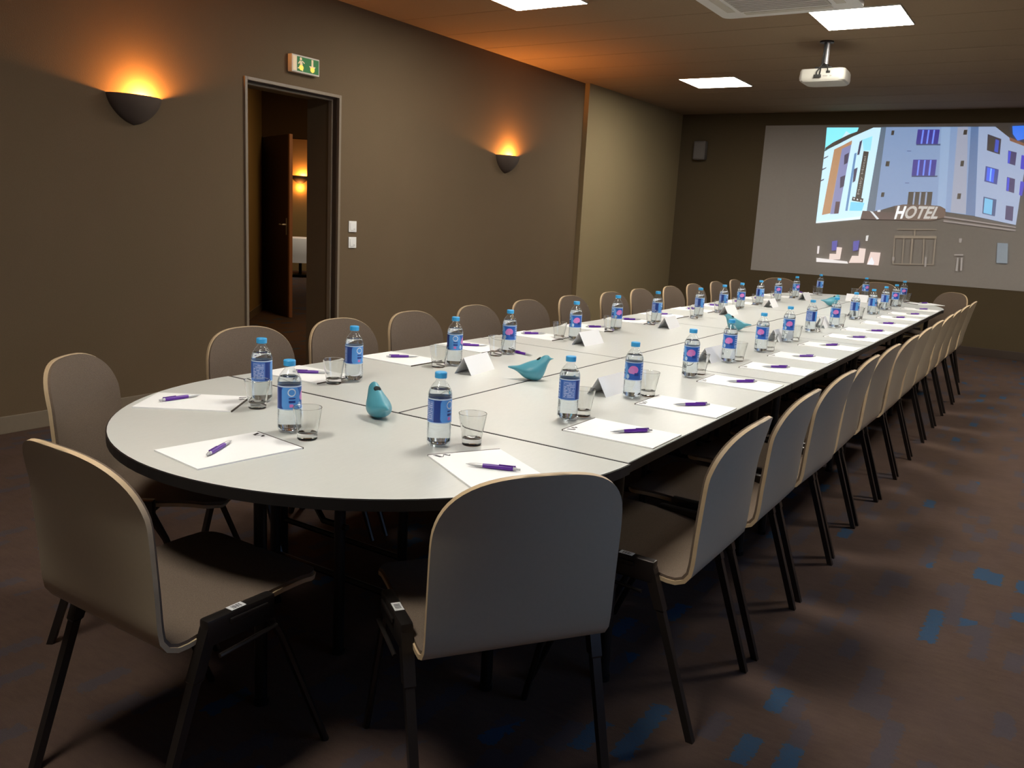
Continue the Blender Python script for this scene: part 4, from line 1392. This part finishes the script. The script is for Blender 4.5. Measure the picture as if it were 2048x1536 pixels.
place_pen(-0.365, 3.300, -0.97, 0.22, 'purple pen lying loose on the bare table beside a bottle', TZ)

# ---- folded name cards (ridge along local y)
def make_card():
    w2, hgt, th, ln_ = 0.039, 0.068, 0.0007, 0.10
    m = MB()
    for s in (-1, 1):
        m.add([(s * w2, -ln_, 0), (0, -ln_, hgt), (0, ln_, hgt), (s * w2, ln_, 0), (s * (w2 - 2 * th), -ln_, 0), (0, -ln_, hgt - 2 * th), (0, ln_, hgt - 2 * th), (s * (w2 - 2 * th), ln_, 0)],
              [(0, 1, 2, 3), (7, 6, 5, 4), (0, 4, 5, 1), (3, 2, 6, 7), (0, 3, 7, 4)])
    return m.mesh('name_card', 'card')


card_me = make_card()


def place_card(x, y, rz, label):
    o = bpy.data.objects.new('name_card', card_me)
    COL.objects.link(o)
    o.location = (x, y, TZ)
    o.rotation_euler = (0, 0, rz)
    tag(o, label, 'name card', 'folded white name cards')


for i, (x, y) in enumerate(((-0.265, 2.68), (-0.330, 3.777), (-0.335, 4.857), (-0.360, 6.041), (-0.339, 7.038), (-0.354, 8.18))):
    place_card(x + 0.004, y + 0.10, rnd.uniform(-0.06, 0.10) if i else 0.12, 'folded white name card, %s from the front %s' % (ORD[i], DOOR_SIDE))
for i, (x, y) in enumerate(((0.329, 2.719), (0.331, 3.806), (0.338, 4.886), (0.345, 5.90), (0.33, 7.0), (0.30, 8.20))):
    place_card(x + 0.004, y + 0.10, rnd.uniform(-0.10, 0.06), 'folded white name card, %s from the front %s' % (ORD[i], OPEN_SIDE))
place_card(0.04, 8.68, PI / 2, 'folded white name card facing the viewer, before the tip of the screen end')

# ---- bird figurines (beak along local +x)
def make_bird():
    t = bpy.data.objects.new('bird_figurine', None)
    COL.objects.link(t)
    SCL = 1 / 7800.0
    st = [(310, 832, 868, .0025), (380, 822, 890, .0045), (460, 806, 912, .007), (560, 800, 950, .0115), (650, 785, 1010, .018), (750, 738, 1100, .027), (850, 688, 1165, .033), (950, 645, 1200, .0365), (1050, 608, 1218, .038), (1150, 575, 1222, .0375), (1230, 545, 1222, .0355), (1300, 500, 1205, .032), (1360, 455, 1165, .0285), (1410, 425, 1090, .0255), (1450, 415, 990, .0230), (1490, 414, 850, .0205), (1525, 420, 720, .0175), (1560, 440, 640, .0135), (1590, 478, 590, .0085), (1620, 500, 556, .0045), (1660, 508, 538, .0028), (1705, 514, 522, .0008)]
    n = 20
    vs, fs = [], []
    for x, zt, zb, hw_ in st:
        zc, rz_ = (1222 - (zt + zb) / 2) * SCL, (zb - zt) / 2 * SCL
        for k in range(n):
            a = 2 * PI * k / n
            c_, s_ = math.cos(a), math.sin(a)
            wide = 1.0 - 0.22 * s_ if rz_ > 0.02 else 1.0        # fuller below, narrow above
            vs.append(((x - 1050) * SCL, hw_ * c_ * wide * (0.55 + 0.45 * (1 if s_ < 0.3 else max(0.0, 1 - (s_ - 0.3) * 0.5))), zc + rz_ * s_))
    for i in range(len(st) - 1):
        for k in range(n):
            fs.append((i * n + k, i * n + (k + 1) % n, (i + 1) * n + (k + 1) % n, (i + 1) * n + k))
    fs += [tuple(range(n)), tuple(range(len(vs) - n, len(vs)))]
    o_ = MB().add(vs, fs).build('body', 'bird', t, True, 70)
    sm = o_.modifiers.new('smooth', 'SUBSURF')
    sm.levels = sm.render_levels = 1
    hm = MB().lathe([(0.0, 0.0036), (0.0090, 0.0026), (0.0115, 0.0), (0.0090, -0.0026), (0.0, -0.0036)], 16)
    h_ = hm.build('neck_opening_shade', 'hole_shade', t, True)  # solid lens, coloured dark as the shade of an opening
    h_.location = ((1240 - 1050) * SCL, 0, (1222 - 545) * SCL - 0.0006)
    h_.rotation_euler = (0, math.radians(-38), 0)
    return t


bird0 = make_bird()
bf = [True]
for x, y, dx, dy, lb in ((0.005, 1.905, -0.85, 0.53, 'teal ceramic bird with its back turned, on the curved end in front'),
                         (0.0, 2.795, 0.86, 0.50, 'teal ceramic bird in profile beside the centre seam'),
                         (0.02, 5.18, -0.93, -0.10, 'small teal ceramic bird behind a bottle cap, midway along the table'),
                         (-0.01, 7.82, 0.80, 0.60, 'tiny teal ceramic bird near the screen end of the table')):
    c = bird0 if bf[0] else copy_tree(bird0)
    bf[0] = False
    c.location = (x, y, TZ)
    c.rotation_euler = (0, 0, math.atan2(dy, dx))
    tag(c, lb, 'figurine', 'teal ceramic birds')
